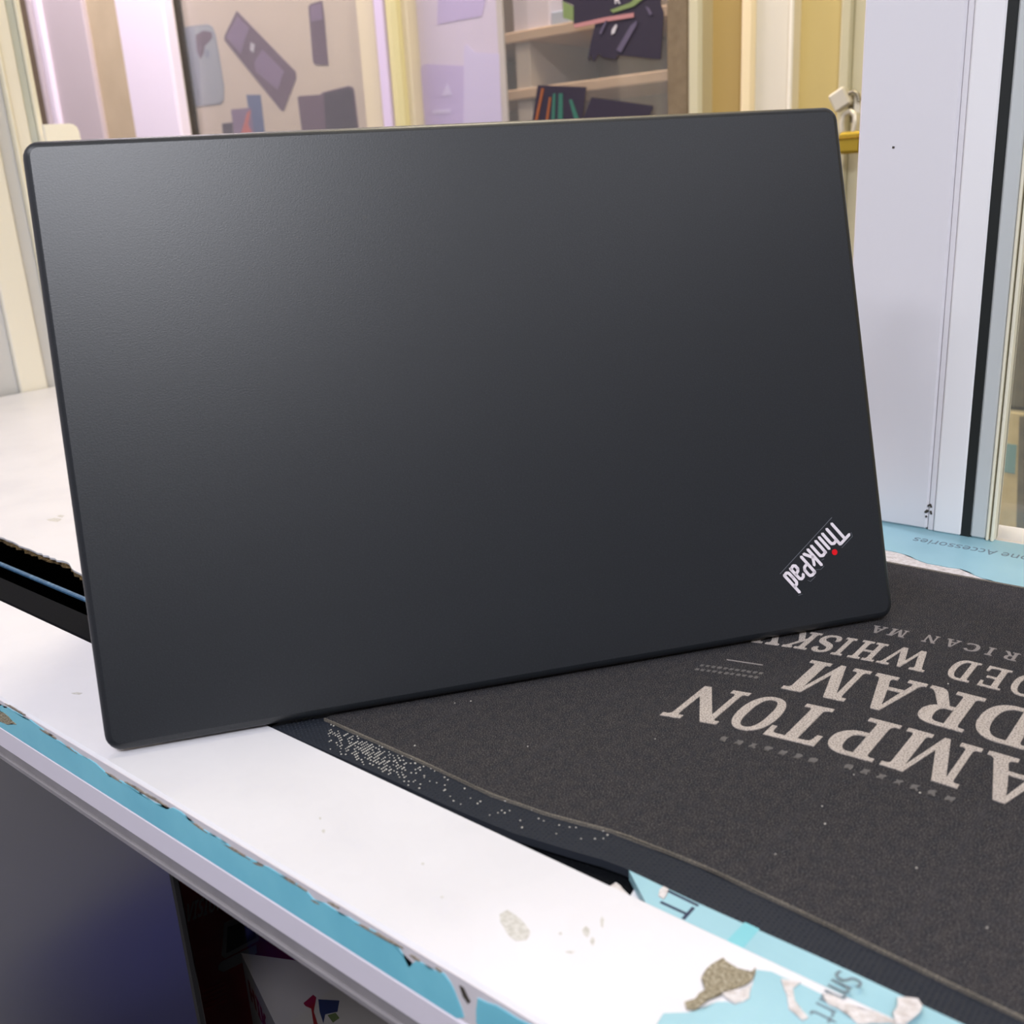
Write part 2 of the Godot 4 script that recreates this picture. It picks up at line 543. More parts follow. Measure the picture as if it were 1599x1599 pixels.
func room() -> void:
	var t := setting("floor", Vector3(0, FLOOR_Y, 0), "grey brown screed floor of the shop and the passage", "floor")
	boxed("slab", Vector3(-3.4, FLOOR_Y - 0.1, -2.1), Vector3(4.7, FLOOR_Y, 4.6), M.floor, t, 0.001)
	t = setting("ceiling", Vector3(0, CEIL_Y, 0), "plain white ceiling over shop and passage", "ceiling")
	boxed("slab", Vector3(-3.4, CEIL_Y, -2.1), Vector3(4.7, CEIL_Y + 0.1, 4.6), M.ceiling, t, 0.001)
	t = setting("wall_right", Vector3(4.55, FLOOR_Y, 0), "plain off-white wall at the far right of the shop", "wall")
	boxed("plaster", Vector3(4.5, FLOOR_Y, -2.0), Vector3(4.6, CEIL_Y, 4.5), M.wall, t)
	t = setting("wall_front", Vector3(0, FLOOR_Y, 4.45), "plain off-white wall facing the counter across the shop", "wall")
	boxed("plaster", Vector3(-3.3, FLOOR_Y, 4.4), Vector3(4.6, CEIL_Y, 4.5), M.wall, t)
	t = setting("wall_left", Vector3(-1.25, FLOOR_Y, 0.8), "plain off-white wall at the left end of the counter", "wall")
	boxed("plaster", Vector3(-1.3, FLOOR_Y, -0.42), Vector3(-1.19, CEIL_Y, 4.4), M.wall, t)
	t = setting("wall_passage", Vector3(-3.25, FLOOR_Y, -1.0), "plain wall closing the far end of the passage", "wall")
	boxed("plaster", Vector3(-3.3, FLOOR_Y, -2.0), Vector3(-3.2, CEIL_Y, 4.4), M.wall, t)
	t = setting("wall_back", Vector3(0, FLOOR_Y, -2.0), "back wall inside the opposite shop", "wall")
	boxed("plaster", Vector3(-3.3, FLOOR_Y, -2.05), Vector3(4.6, CEIL_Y, -1.95), M.wall, t)
	# white aluminium jamb at the left end of the counter, seen edge-on along z
	t = setting("trim_1", Vector3(-1.2, FLOOR_Y, -0.52), "white and cream aluminium window jamb at the left end of the counter", "window frame")
	var x1 := -1.172
	var strips := [[-0.42, -0.5125, 0.0, "jamb_grey", "groove_strip"], [-0.5125, -0.5435, 0.006, "jamb_cream", "jamb_strip"], [-0.5435, -0.5615, 0.0, "jamb_grey", "groove_strip"], [-0.5615, -0.5655, 0.007, "cream_edge", "bead"], [-0.5655, -0.581, 0.004, "jamb_cream", "jamb_strip"], [-0.581, -0.5915, 0.0, "jamb_green", "groove_strip"], [-0.5915, -0.5975, 0.004, "cream_edge", "bead"]]
	for s in strips:
		boxed(s[4], Vector3(x1 - 0.05, FLOOR_Y, s[0]), Vector3(x1 - 0.004 + s[2], 1.15, s[1]), M[s[3]], t, 0.0012)
	# header above the opening
	t = setting("trim_2", Vector3(0, 1.15, -0.55), "white header over the counter opening", "header")
	boxed("header_panel", Vector3(-1.25, 1.1, -0.585), Vector3(4.5, CEIL_Y, -0.545), M.upvc, t)

func counter() -> void:
	var t := thing("shop_counter", Vector3(-0.3, FLOOR_Y, -0.35), "white shop counter with chipped top and torn pale blue vinyl covering", "counter")
	# front rail: a white strip with a laminated edge
	var st := begin()
	box(st, Vector3(-1.168, -0.0155, -0.197), Vector3(0.75, 0.0, -0.1457), 0.0009)
	part(st, "front_rail", M.white_top, t, "white front strip of the counter top")
	boxed("edge_band", Vector3(-1.168, -0.0150, -0.1457), Vector3(0.75, -0.0007, -0.1452), M.white_edge, t, 0.0001)
	boxed("front_lip", Vector3(-1.168, -0.0262, -0.19), Vector3(0.75, -0.0153, -0.1448), M.white_lip, t, 0.0006, "white lower lip of the counter edge")
	boxed("slide_rail", Vector3(-1.168, -0.0338, -0.19), Vector3(0.75, -0.0262, -0.1462), M.grey_rail, t, 0.0006, "grey rail under the counter edge")
	boxed("slide_rail", Vector3(-1.168, -0.0344, -0.19), Vector3(0.75, -0.0318, -0.1452), M.grey_rail, t, 0.0004)
	# torn blue vinyl along the front edge
	var top := [[0, 60], [60, 85], [150, 135], [240, 205], [330, 260], [430, 320], [480, 370], [550, 402], [640, 460], [730, 515], [790, 525], [860, 580], [930, 625], [1000, 670], [1080, 730], [1180, 775], [1260, 820], [1370, 890], [1400, 925], [1450, 942], [1520, 990]]
	var band := PackedVector2Array()
	band.append(Vector2(-0.80, -0.0052))
	for p in top:
		var w := on_z(p[0] / 2.855, 1080 + p[1] / 2.855, -0.1452)
		band.append(Vector2(w.x, w.y))
	for p in [[545, 1432], [560, 1441], [590, 1456], [620, 1475], [631, 1492], [640, 1510], [650, 1500], [680, 1515], [694, 1520], [703, 1532], [725, 1588]]:
		var w := on_z(p[0], p[1], -0.1452)
		band.append(Vector2(w.x, w.y))
	band.append(Vector2(-0.1535, -0.0150))
	band.append(Vector2(-0.80, -0.0156))
	st = begin()
	prism(st, ragged(band, 0.0005, 0.0022, [band.size() - 2]), 0.0, 0.00035, flat_z(-0.1452))
	part(st, "vinyl_band", M.cyan_front, t, "torn blue vinyl band along the counter edge")
	band = px_poly_z([[747, 1558], [790, 1578], [830, 1600], [880, 1632], [1100, 1772], [1100, 1800], [745, 1597]], -0.1452)
	st = begin()
	prism(st, ragged(band, 0.0004, 0.003), 0.0, 0.00035, flat_z(-0.1452))
	part(st, "vinyl_band", M.cyan_front, t)
	# the bared board that shows above the vinyl as a thin crumbling line
	for q in [[8, 1098, 40, 1116], [62, 1137, 88, 1153], [105, 1165, 122, 1176], [165, 1205, 192, 1222], [195, 1220, 262, 1259], [298, 1282, 325, 1300], [345, 1314, 392, 1342], [395, 1346, 412, 1352], [436, 1364, 480, 1391], [486, 1404, 500, 1411], [512, 1408, 530, 1417], [555, 1440, 630, 1480], [640, 1490, 656, 1500], [680, 1510, 690, 1517]]:
		st = begin()
		var a := on_z(q[0], q[1], -0.1452)
		var b := on_z(q[2], q[3], -0.1452)
		var pts := PackedVector2Array([Vector2(a.x, a.y), Vector2(lerpf(a.x, b.x, 0.4), lerpf(a.y, b.y, 0.4) + 0.0005), Vector2(b.x, b.y + 0.0002), Vector2(b.x, b.y - 0.0002), Vector2(lerpf(a.x, b.x, 0.5), lerpf(a.y, b.y, 0.5) - 0.0004)])
		prism(st, ragged(pts, 0.0003, 0.002), 0.0, 0.0004, flat_z(-0.1452))
		part(st, "bared_board", M.bared, t)
	st = begin()
	prism(st, ragged(px_poly_z([[-12, 1103], [5, 1112], [18, 1124], [26, 1131], [8, 1129], [-12, 1118]], -0.1449), 0.0005, 0.002), 0.0, 0.0003, flat_z(-0.1449))
	part(st, "bared_board", M.glue, t)
	st = begin()
	prism(st, ragged(px_poly_z([[718, 1538], [724, 1542], [728, 1552], [735, 1563], [732, 1567], [724, 1556], [722, 1547]], -0.1452), 0.0002, 0.001), 0.0, 0.0003, flat_z(-0.1452))
	part(st, "scuff", M.dark_seam, t)
	# the wide white board behind the gap, with a broken chipboard edge
	var board := PackedVector2Array([Vector2(-1.168, -0.252), Vector2(-0.70, -0.2525), Vector2(-0.648, -0.2515), Vector2(-0.60, -0.2505), Vector2(-0.56, -0.2515), Vector2(-0.545, -0.247), Vector2(-0.50, -0.2425), Vector2(-0.145, -0.242), Vector2(-0.135, -0.1985), Vector2(0.75, -0.1985), Vector2(0.75, -0.552), Vector2(-1.168, -0.552)])
	st = begin()
	prism(st, ragged(board, 0.0011, 0.004, [6, 7, 8, 9, 10, 11]), -0.0012, 0.0, flat_y(-0.0046))
	part(st, "worktop_laminate", M.white_top, t, "white laminate of the rear counter top")
	var core := PackedVector2Array()
	for p in board:
		core.append(p + Vector2(0, -0.0012 if p.y > -0.5 else 0.0))
	st = begin()
	prism(st, ragged(core, 0.0016, 0.003, [6, 7, 8, 9, 10, 11]), -0.0045, -0.0012, flat_y(-0.0046))
	part(st, "worktop_core", M.chipboard, t, "broken brown chipboard edge")
	boxed("worktop_bearer", Vector3(-1.15, -0.033, -0.53), Vector3(0.73, -0.0091, -0.46), M.chipboard, t, 0.0005)
	for seg in [[-1.168, -0.306, -0.0015], [-0.306, -0.132, -0.0058]]:
		st = begin()
		box(st, Vector3(seg[0], -0.028, -0.2155), Vector3(seg[1], seg[2], -0.1975), 0.0018)
		part(st, "rubber_strip", M.black_rubber, t, "dusty black rubber strip behind the white front strip")
	boxed("blue_strip", Vector3(-1.168, -0.0042, -0.2272), Vector3(-0.31, -0.002, -0.2248), M.blue_strip, t, 0.0006, "scratched blue strip in the gap of the counter")
	# pale blue vinyl printed with lettering on the right-hand part
	var front_sheet := PackedVector2Array([Vector2(-0.128, -0.1972)])
	for i in 31:
		front_sheet.append(Vector2(lerpf(-0.126, 0.74, i / 30.0), -0.1972))
	for i in range(120, -1, -1):
		var vx := lerpf(-0.1395, 0.74, i / 120.0)
		front_sheet.append(Vector2(vx, mat_front(vx) + 0.0003))
	st = begin()
	prism(st, front_sheet, -0.0034, 0.0, flat_y(-0.001))
	part(st, "vinyl_sheet", M.cyan, t, "pale blue vinyl beside the front edge of the bar mat")
	# narrow darker print between the lettering
	st = begin()
	prism(st, px_poly_y([[1163, 1440], [1186, 1451], [1155, 1487], [1131, 1473]], -0.001), 0.0, 0.00008, flat_y(-0.001))
	part(st, "printed_bar", M.cyan_deep, t)
	# vinyl that laps onto the white strip
	st = begin()
	var lap := px_poly_y([[1010, 1625], [1036, 1584], [1076, 1583], [1100, 1578], [1120, 1566], [1135, 1566], [1148, 1571], [1168, 1562], [1175, 1540], [1181, 1516], [1205, 1519]])
	lap.append(Vector2(-0.05, -0.1942))
	lap.append(Vector2(0.74, -0.1942))
	lap.append(Vector2(0.74, -0.15))
	lap.append(Vector2(-0.07, -0.152))
	prism(st, ragged(lap, 0.0003, 0.003), 0.0, 0.0004, flat_y(0.0))
	part(st, "vinyl_sheet", M.cyan, t, "torn pale blue vinyl lapping onto the white front strip")
	for q in [
			["glue_stain", "glue", [[1129, 1499], [1143, 1511], [1172, 1523], [1180, 1514], [1176, 1530], [1146, 1549], [1127, 1552], [1101, 1568], [1086, 1580], [1072, 1578], [1069, 1568], [1086, 1563], [1101, 1549], [1095, 1530], [1103, 1517], [1120, 1504]]],
			["torn_paper", "torn", [[1127, 1554], [1148, 1549], [1172, 1542], [1170, 1561], [1148, 1570], [1134, 1561]]],
			["torn_paper", "torn", [[1219, 1532], [1250, 1537], [1238, 1547], [1241, 1566], [1262, 1592], [1253, 1597], [1231, 1578], [1224, 1547]]],
			["torn_paper", "torn", [[1285, 1555], [1300, 1557], [1322, 1570], [1346, 1581], [1381, 1590], [1400, 1600], [1340, 1603], [1324, 1585], [1294, 1572]]],
			["torn_paper", "torn", [[1401, 1561], [1433, 1563], [1440, 1574], [1429, 1590], [1412, 1602], [1394, 1602]]],
			["torn_paper", "torn", [[952, 1386], [962, 1380], [974, 1392], [988, 1405], [1002, 1416], [985, 1411], [966, 1400]]],
			["torn_paper", "torn", [[1030, 1391], [1036, 1386], [1044, 1390], [1041, 1399], [1036, 1405], [1028, 1400]]],
			["smear", "stain", [[780, 1428], [792, 1421], [806, 1430], [818, 1441], [828, 1455], [822, 1468], [806, 1470], [790, 1455], [781, 1440]]]]:
		st = begin()
		var on_rail: bool = q[2][0][1] > 1420
		prism(st, ragged(px_poly_y(q[2], 0.0 if on_rail else -0.001), 0.0004, 0.0016), 0.0, 0.0006 if q[0] != "smear" else 0.00008, flat_y(0.0002 if on_rail and q[0] != "smear" else 0.0 if on_rail else -0.0011))
		part(st, q[0], M[q[1]], t)
	# small scuffs on the white strip and the white board
	for q in [[120, 1083, 9, 2], [505, 1298, 3, 3], [660, 1349, 3, 2], [690, 1401, 3, 2], [85, 812, 12, 3], [95, 806, 6, 2], [915, 1455, 6, 9], [925, 1470, 4, 7], [890, 1487, 8, 2], [875, 1458, 3, 2], [940, 1440, 3, 10], [500, 1278, 2, 2]]:
		st = begin()
		var sy := -0.0046 if q[1] < 900 else 0.0
		var c := [[q[0] - q[2], q[1] - q[3] * 0.3], [q[0], q[1] - q[3]], [q[0] + q[2], q[1] - q[3] * 0.4], [q[0] + q[2] * 0.4, q[1] + q[3]], [q[0] - q[2] * 0.6, q[1] + q[3] * 0.5]]
		prism(st, ragged(px_poly_y(c, sy), 0.0003, 0.0012), 0.0, 0.00006, flat_y(sy))
		part(st, "scuff", M.stain, t)
	# lettering that runs across the counter: reading towards +z, up is +x

	st = begin()
	strokes(st, [[[-0.1258, -0.2050], [-0.1155, -0.2046]]], 0.0009, 0.0, 0.00008, flat_y(-0.001), true)
	part(st, "printed_letter", M.navy, t)
	st = begin()
	strokes(st, [[[-0.1248, -0.1998], [-0.1166, -0.1998]]], 0.0009, 0.0, 0.00008, flat_y(-0.001), true)
	strokes(st, [[[-0.1162, -0.2032], [-0.1162, -0.1975]]], 0.0010, 0.0, 0.00008, flat_y(-0.001), true)
	part(st, "printed_letter", M.navy, t)
	st = begin()
	letters(st, "Smart", false, false, func(s: float, u: float, d: float) -> Vector3: return Vector3(-0.0748 + u * 0.0066, 0.0004 + d * 0.00012, -0.2028 + s * 0.0172))
	part(st, "printed_word", M.grey_print, t, "grey printed word on pale blue vinyl")
	# rear vinyl with the upside-down lettering, and the torn paper edge along the bar mat
	st = begin()
	prism(st, ragged(PackedVector2Array([Vector2(-0.215, -0.552), Vector2(0.74, -0.552), Vector2(0.74, -0.486), Vector2(-0.102, -0.489), Vector2(-0.122, -0.494), Vector2(-0.135, -0.501), Vector2(-0.15, -0.5), Vector2(-0.165, -0.507), Vector2(-0.215, -0.515)]), 0.0008, 0.004, [0, 1]), 0.0003, 0.0006, flat_y(-0.0046))
	part(st, "vinyl_sheet", M.cyan, t, "pale blue vinyl along the rear of the counter")
	st = begin()
	prism(st, ragged(PackedVector2Array([Vector2(-0.22, -0.53), Vector2(-0.07, -0.53), Vector2(-0.07, -0.482), Vector2(-0.13, -0.487), Vector2(-0.155, -0.488), Vector2(-0.185, -0.497), Vector2(-0.22, -0.50)]), 0.0007, 0.004), 0.0, 0.0003, flat_y(-0.0046))
	part(st, "torn_paper", M.torn, t, "torn white paper edge under the rear vinyl")
	st = begin()
	letters(st, "Phone Accessories", false, false, func(s: float, u: float, d: float) -> Vector3: return Vector3(-0.1010 - s * 0.0672, -0.004 + d * 0.0001, -0.5352 + u * 0.0074))
	part(st, "printed_word", M.grey_print, t, "small grey upside-down lettering on the rear vinyl")
	# cabinet under the counter
	var dx := on_z(265, 1362, -0.158).x
	boxed("sliding_door", Vector3(dx - 0.05, FLOOR_Y + 0.08, -0.176), Vector3(0.73, -0.034, -0.172), M.tinted_glass, t, 0.0004, "dark tinted glass sliding door")
	boxed("cabinet_end", Vector3(-1.168, FLOOR_Y, -0.54), Vector3(-1.15, -0.034, -0.16), M.cabinet, t)
	boxed("cabinet_end", Vector3(0.73, FLOOR_Y, -0.54), Vector3(0.75, -0.02, -0.16), M.cabinet, t)
	boxed("cabinet_back", Vector3(-1.15, FLOOR_Y, -0.545), Vector3(0.73, -0.022, -0.53), M.cabinet, t)
	boxed("cabinet_shelf", Vector3(-1.15, -0.44, -0.53), Vector3(0.73, -0.42, -0.19), M.cabinet, t)
	boxed("cabinet_plinth", Vector3(-1.15, FLOOR_Y, -0.53), Vector3(0.73, FLOOR_Y + 0.08, -0.18), M.cabinet, t)
	boxed("sliding_door", Vector3(-1.15, FLOOR_Y + 0.08, -0.1615), Vector3(on_z(265, 1362, -0.158).x, -0.034, -0.158), M.tinted_door, t, 0.0008, "dark glossy sliding door of the counter cabinet")

func cabinet_contents() -> void:
	# red carton, its printed side turned to the right
	var u := Vector3(0.334, 0, -0.943).normalized()
	var n := Vector3(0.943, 0, 0.334).normalized()
	var p0 := on_z(283, 1420, -0.215)
	var y_top := -0.075
	var y_bot := -0.42
	var base := Vector3(p0.x, y_bot, p0.z)
	var xf := Transform3D(Basis(u, Vector3.UP, n), base)
	var t := thing("red_carton", base, "dark red printed carton standing upright in the counter cabinet", "box")
	var st := begin()
	box(st, Vector3(0, 0, -0.09), Vector3(0.20, y_top - y_bot, 0.0), 0.0012, xf)
	part(st, "carton_body", M.red_carton, t)
	var loc := func(px: float, py: float) -> Vector2:
		var w := on_plane(px, py, base, n)
		return Vector2((w - base).dot(u), w.y - y_bot)
	var face := func(x: float, y: float, h: float) -> Vector3: return xf * Vector3(x, y, h)
	var a: Vector2 = loc.call(289, 1441)
	var b: Vector2 = loc.call(349, 1417)
	var hgt := 0.011
	st = begin()
	letters(st, "VISION", false, true, func(s: float, k: float, d: float) -> Vector3: return xf * Vector3(a.x + s * (b.x - a.x) + k * hgt * 0.25, a.y + s * (b.y - a.y) + k * hgt, 0.0001 + d * 0.0002))
	part(st, "printed_word", M.print_grey, t, "pale slanted lettering on red carton")
	for q in [["print_grey", [[350, 1442], [358, 1437], [400, 1425], [404, 1468], [352, 1496], [346, 1492]], 0.0003], ["print_black", [[355, 1447], [398, 1433], [399, 1464], [353, 1488]], 0.0005], ["print_grey", [[345, 1502], [400, 1475], [401, 1487], [392, 1496], [349, 1517], [341, 1514], [341, 1508]], 0.0003]]:
		st = begin()
		var poly := PackedVector2Array()
		for p in q[1]:
			poly.append(loc.call(p[0], p[1]))
		prism(st, poly, 0.0, q[2], face)
		part(st, "printed_picture", M[q[0]], t)
	for k in 5:
		st = begin()
		var l0: Vector2 = loc.call(316 + k, 1548 + k * 7)
		var l1: Vector2 = loc.call(352 + k * 0.5, 1533 + k * 7)
		strokes(st, [[[l0.x, l0.y], [l1.x, l1.y]]], 0.0012, 0.0, 0.0003, face, true)
		part(st, "printed_line", M.red_print, t)
	# white carton lying in front of it, pushed out of square
	var h := -0.18
	var A := on_y(376, 1488, h)
	var d1 := Vector3(0.897, 0, -0.441)
	var d2 := Vector3(0.943, 0, 0.333)
	var wb := Transform3D(Basis(d1, Vector3.UP, d2), Vector3(A.x, -0.42, A.z))
	var hh := h + 0.42
	t = thing("white_carton", wb.origin, "crushed white printed carton with blue and red emblem in front of the red carton", "box")
	st = begin()
	var lid := func(x: float, z: float, e: float) -> Vector3: return wb * Vector3(x, hh + e, z)
	prism(st, PackedVector2Array([Vector2(0, 0), Vector2(0.16, 0), Vector2(0.16, 0.075), Vector2(0, 0.075)]), -hh, 0.0, lid)
	part(st, "carton_body", M.white_box, t)
	var onlid := func(px: float, py: float) -> Vector2:
		var w := wb.affine_inverse() * on_y(px, py, h)
		return Vector2(w.x, w.z)
	for q in [["print_crimson", [[474, 1567], [489, 1554], [494, 1558], [490, 1580], [497, 1602], [490, 1602], [486, 1575], [477, 1571]]], ["print_navy", [[497, 1561], [530, 1563], [527, 1580], [508, 1584], [505, 1598], [499, 1580]]], ["print_green", [[512, 1586], [524, 1582], [530, 1590], [520, 1597]]]]:
		st = begin()
		var poly := PackedVector2Array()
		for p in q[1]:
			poly.append(onlid.call(p[0], p[1]))
		prism(st, poly, 0.0, 0.0003, lid)
		part(st, "printed_emblem", M[q[0]], t)
	st = begin()
	letters(st, "HIK", false, true, func(s: float, k: float, e: float) -> Vector3: return wb * Vector3(-0.0002 - e * 0.0002, hh - 0.024 + k * 0.013, 0.008 + s * 0.03))
	part(st, "printed_word", M.print_crimson, t, "dark red lettering on the side of white carton")
	# blue storage bin on the floor, mirrored in the glossy cabinet door
	t = thing("storage_bin", Vector3(-1.08, FLOOR_Y, 0.32), "saturated blue plastic storage bin on the floor by the left wall", "storage bin")
	boxed("bin_body", Vector3(-1.17, FLOOR_Y, 0.10), Vector3(-0.98, -0.715, 0.58), M.blue_bin, t, 0.012)
	boxed("bin_lid", Vector3(-1.18, -0.717, 0.09), Vector3(-0.97, -0.697, 0.59), M.blue_bin, t, 0.006)
	t = thing("black_pouch", Vector3(-0.16, -0.42, -0.25), "black rounded pouch standing beside the white carton", "pouch")
	st = begin()
	rounded_slab(st, 0.16, 0.24, 0.03, [[0.012, 0.03], [0.004, 0.026], [0.0, 0.015], [0.004, 0.004], [0.012, 0.0]], Transform3D(Basis(Vector3(0.9, 0, -0.43).normalized(), Vector3(0, -1, 0), Vector3(0.43, 0, 0.9).normalized()), Vector3(-0.20, -0.18, -0.23)))
	part(st, "pouch_body", M.print_black, t)

# ---------------------------------------------------------------- the opposite shop front
func col(called: String, p0: float, p1: float, z: float, m: Material, parent: Node3D, y0 := FLOOR_Y, y1 := 1.25, depth := 0.05, bev := 0.002) -> void:
	boxed(called, Vector3(on_z(p0, 100, z).x, y0, z - depth), Vector3(on_z(p1, 100, z).x, y1, z), m, parent, bev)

func decal(called: String, m: Material, pts: Array, z: float, parent: Node3D, thick := 0.0008, label := "") -> void:
	var st := begin()
	prism(st, px_poly_z(pts, z), 0.0, thick, flat_z(z))
	part(st, called, m, parent, label)

func facade() -> void:
	var z := FACADE_Z
	var t := setting("trim_3", Vector3(-2.3, FLOOR_Y, z), "pinkish grey panel with lilac edge strips at the far left of the passage", "wall panel")
	boxed("panel", Vector3(-3.2, FLOOR_Y, z - 0.08), Vector3(on_z(58, 100, z).x, CEIL_Y, z - 0.02), M.brown_return, t)
	col("edge_strip", 57, 63, z, M.pink_panel, t, FLOOR_Y, CEIL_Y, 0.06)
	col("edge_strip", 63, 67.5, z - 0.03, M.brown_return, t, FLOOR_Y, CEIL_Y, 0.06)
	col("edge_strip", 67, 75, z, M.lilac_white, t, FLOOR_Y, CEIL_Y, 0.06)
	col("panel", 75, 143, z - 0.01, M.pink_panel, t, FLOOR_Y, CEIL_Y, 0.06)
	t = setting("trim_4", Vector3(-2.0, FLOOR_Y, z), "tan painted wall strip beside the bright lilac pillar", "wall strip")
	col("plaster", 143, 196, z - 0.02, M.tan, t, FLOOR_Y, CEIL_Y, 0.06)
	t = setting("trim_5", Vector3(-1.9, FLOOR_Y, z), "bright lilac white pillar beside the poster door", "pillar")
	col("pillar_face", 193, 267, z + 0.02, M.lilac_white, t, FLOOR_Y, CEIL_Y, 0.1, 0.004)
	t = setting("wall_facade", Vector3(-1.2, 1.2, z), "cream header above the opposite shop doors", "header")
	boxed("header_panel", Vector3(on_z(267, 100, z).x, 1.1, z - 0.08), Vector3(on_z(1093, 100, z).x, CEIL_Y, z - 0.02), M.cream, t)

	# door with the beige poster
	t = setting("door_1", Vector3(-1.55, FLOOR_Y, z), "glass door with cream frame and beige phone poster", "glass door")
	col("door_frame", 267, 281.5, z, M.cream, t, FLOOR_Y, 1.1)
	col("door_gasket", 281.5, 284.5, z - 0.003, M.dark_seam, t, FLOOR_Y, 1.1)
	col("door_frame", 563, 591, z, M.cream, t, FLOOR_Y, 1.1)
	boxed("door_rail", Vector3(on_z(281, 100, z).x, FLOOR_Y, z - 0.04), Vector3(on_z(563, 100, z).x, FLOOR_Y + 0.1, z - 0.005), M.cream, t)
	col("glass_pane", 284, 564, z - 0.012, M.glass, t, FLOOR_Y + 0.1, 1.1, 0.005, 0.0005)
	t = setting("door_2", Vector3(-0.95, FLOOR_Y, z), "glass door with yellowish frame and lilac phone poster", "glass door")
	col("door_frame", 590, 605, z + 0.012, M.lilac_metal, t, FLOOR_Y, 1.1)
	col("door_frame", 605, 621, z + 0.018, M.yellow_frame, t, FLOOR_Y, 1.1, 0.05, 0.006)
	col("door_frame", 620, 641, z + 0.002, M.cream, t, FLOOR_Y, 1.1)
	col("door_frame", 1041, 1074, z + 0.0, M.brown_return, t, FLOOR_Y, 1.1)
	boxed("door_rail", Vector3(on_z(640, 100, z).x, FLOOR_Y, z - 0.04), Vector3(on_z(1041, 100, z).x, FLOOR_Y + 0.1, z - 0.005), M.cream, t)
	col("glass_pane", 640, 1042, z - 0.012, M.glass, t, FLOOR_Y + 0.1, 1.1, 0.005, 0.0005)
	# frames and wall strips on the right
	t = setting("trim_6", Vector3(-0.6, FLOOR_Y, z), "cream and tan wall strips beside the padlocked frame", "wall panel")
	col("wall_strip", 1073, 1094, z + 0.01, M.pale_frame, t, FLOOR_Y, CEIL_Y, 0.06, 0.004)
	col("wall_strip", 1093, 1157, z - 0.02, M.ochre_deep, t, FLOOR_Y, CEIL_Y)
	col("wall_strip", 1155, 1176, z + 0.006, M.cream_light, t, FLOOR_Y, CEIL_Y, 0.06, 0.004)
	col("wall_strip", 1175, 1231, z + 0.0, M.ivory_grey, t, FLOOR_Y, CEIL_Y, 0.06)
	col("wall_strip", 1230, 1237, z + 0.008, M.ivory, t, FLOOR_Y, CEIL_Y, 0.06, 0.003)
	col("wall_strip", 1236, 1312, z - 0.012, M.ochre, t, FLOOR_Y, CEIL_Y)
	t = setting("trim_7", Vector3(-0.47, FLOOR_Y, z), "pale painted door frame that carries two padlocks", "door frame")
	col("frame_bar", 1309, 1328, z + 0.006, M.pale_frame, t, FLOOR_Y, CEIL_Y, 0.06, 0.003)
	col("frame_bar", 1328.5, 1352, z + 0.002, M.pale_frame, t, FLOOR_Y, CEIL_Y, 0.06, 0.003)
	boxed("wall_plaster", Vector3(on_z(1351, 100, z).x, FLOOR_Y, z - 0.06), Vector3(4.5, CEIL_Y, z - 0.01), M.ochre, t)

	# beige poster on the first door
	var zp := z - 0.02
	t = thing("door_poster", Vector3(-1.55, FLOOR_Y + 0.1, zp), "beige poster printed with phones and tablets behind the first glass door", "poster")
	boxed("poster_sheet", Vector3(on_z(283, 100, zp).x, FLOOR_Y + 0.1, zp - 0.002), Vector3(on_z(565, 100, zp).x, 1.1, zp), M.poster_beige, t, 0.0003)
	decal("printed_phone", M.print_steel, [[281, 44], [296, 41], [325, 38], [332, 42], [337, 55], [343, 90], [350, 135], [350, 155], [345, 163], [325, 165], [300, 167], [290, 110]], zp, t)
	decal("printed_phone_side", M.print_steel_light, [[303, 42], [325, 40], [331, 44], [336, 60], [349, 140], [349, 154], [343, 161], [316, 164], [312, 100]], zp + 0.0006, t)
	decal("printed_camera", M.print_plum, [[306, 55], [318, 48], [330, 50], [332, 58], [326, 66], [320, 72], [318, 84], [313, 92], [308, 80]], zp + 0.0011, t)
	decal("printed_camera", M.print_steel, [[320, 77], [326, 77], [328, 86], [325, 92], [320, 88]], zp + 0.0011, t)
	decal("printed_tablet", M.print_plum, [[370, 17], [462, 112], [463, 122], [443, 174], [439, 172], [351, 63], [351, 56]], zp, t)
	decal("printed_tablet_face", M.print_mauve, [[371, 26], [389, 44], [376, 84], [354, 58]], zp + 0.0006, t)
	decal("printed_tablet_face", M.print_mauve, [[410, 78], [444, 112], [434, 140], [400, 112], [398, 96]], zp + 0.0006, t)
	decal("printed_mark", M.print_white, [[392, 66], [398, 70], [396, 82], [391, 78]], zp + 0.0011, t)
	decal("printed_panel", M.print_plum, [[482, 10], [486, 6], [503, 1], [506, 20], [513, 102], [492, 101], [489, 96]], zp, t)
	decal("printed_panel_face", M.print_mauve, [[485, 9], [502, 5], [504, 30], [486, 34]], zp + 0.0006, t)
	decal("printed_laptop", M.print_plum, [[465, 152], [468, 150], [500, 148], [505, 144], [545, 134], [552, 137], [554, 146], [562, 215], [474, 222]], zp, t)
	decal("printed_laptop_face", M.print_dark, [[506, 146], [545, 137], [551, 142], [558, 205], [540, 212], [510, 214]], zp + 0.0006, t)
	decal("printed_phone", M.print_blue, [[385, 148], [407, 148], [415, 218], [397, 222]], zp, t)
	decal("printed_phone", M.print_mauve, [[361, 171], [392, 168], [398, 222], [368, 224]], zp + 0.0006, t)
	decal("printed_streak", M.print_coral, [[386, 176], [392, 172], [388, 195], [397, 215], [390, 222], [369, 224], [378, 205]], zp + 0.0011, t)
	decal("printed_phone", M.print_dark, [[347, 193], [363, 191], [366, 224], [350, 226]], zp + 0.0002, t)

	# lilac poster behind the left half of the second door
	t = thing("door_poster", Vector3(-1.1, FLOOR_Y + 0.1, zp), "pale lilac poster with faint phone pictures behind the second glass door", "poster")
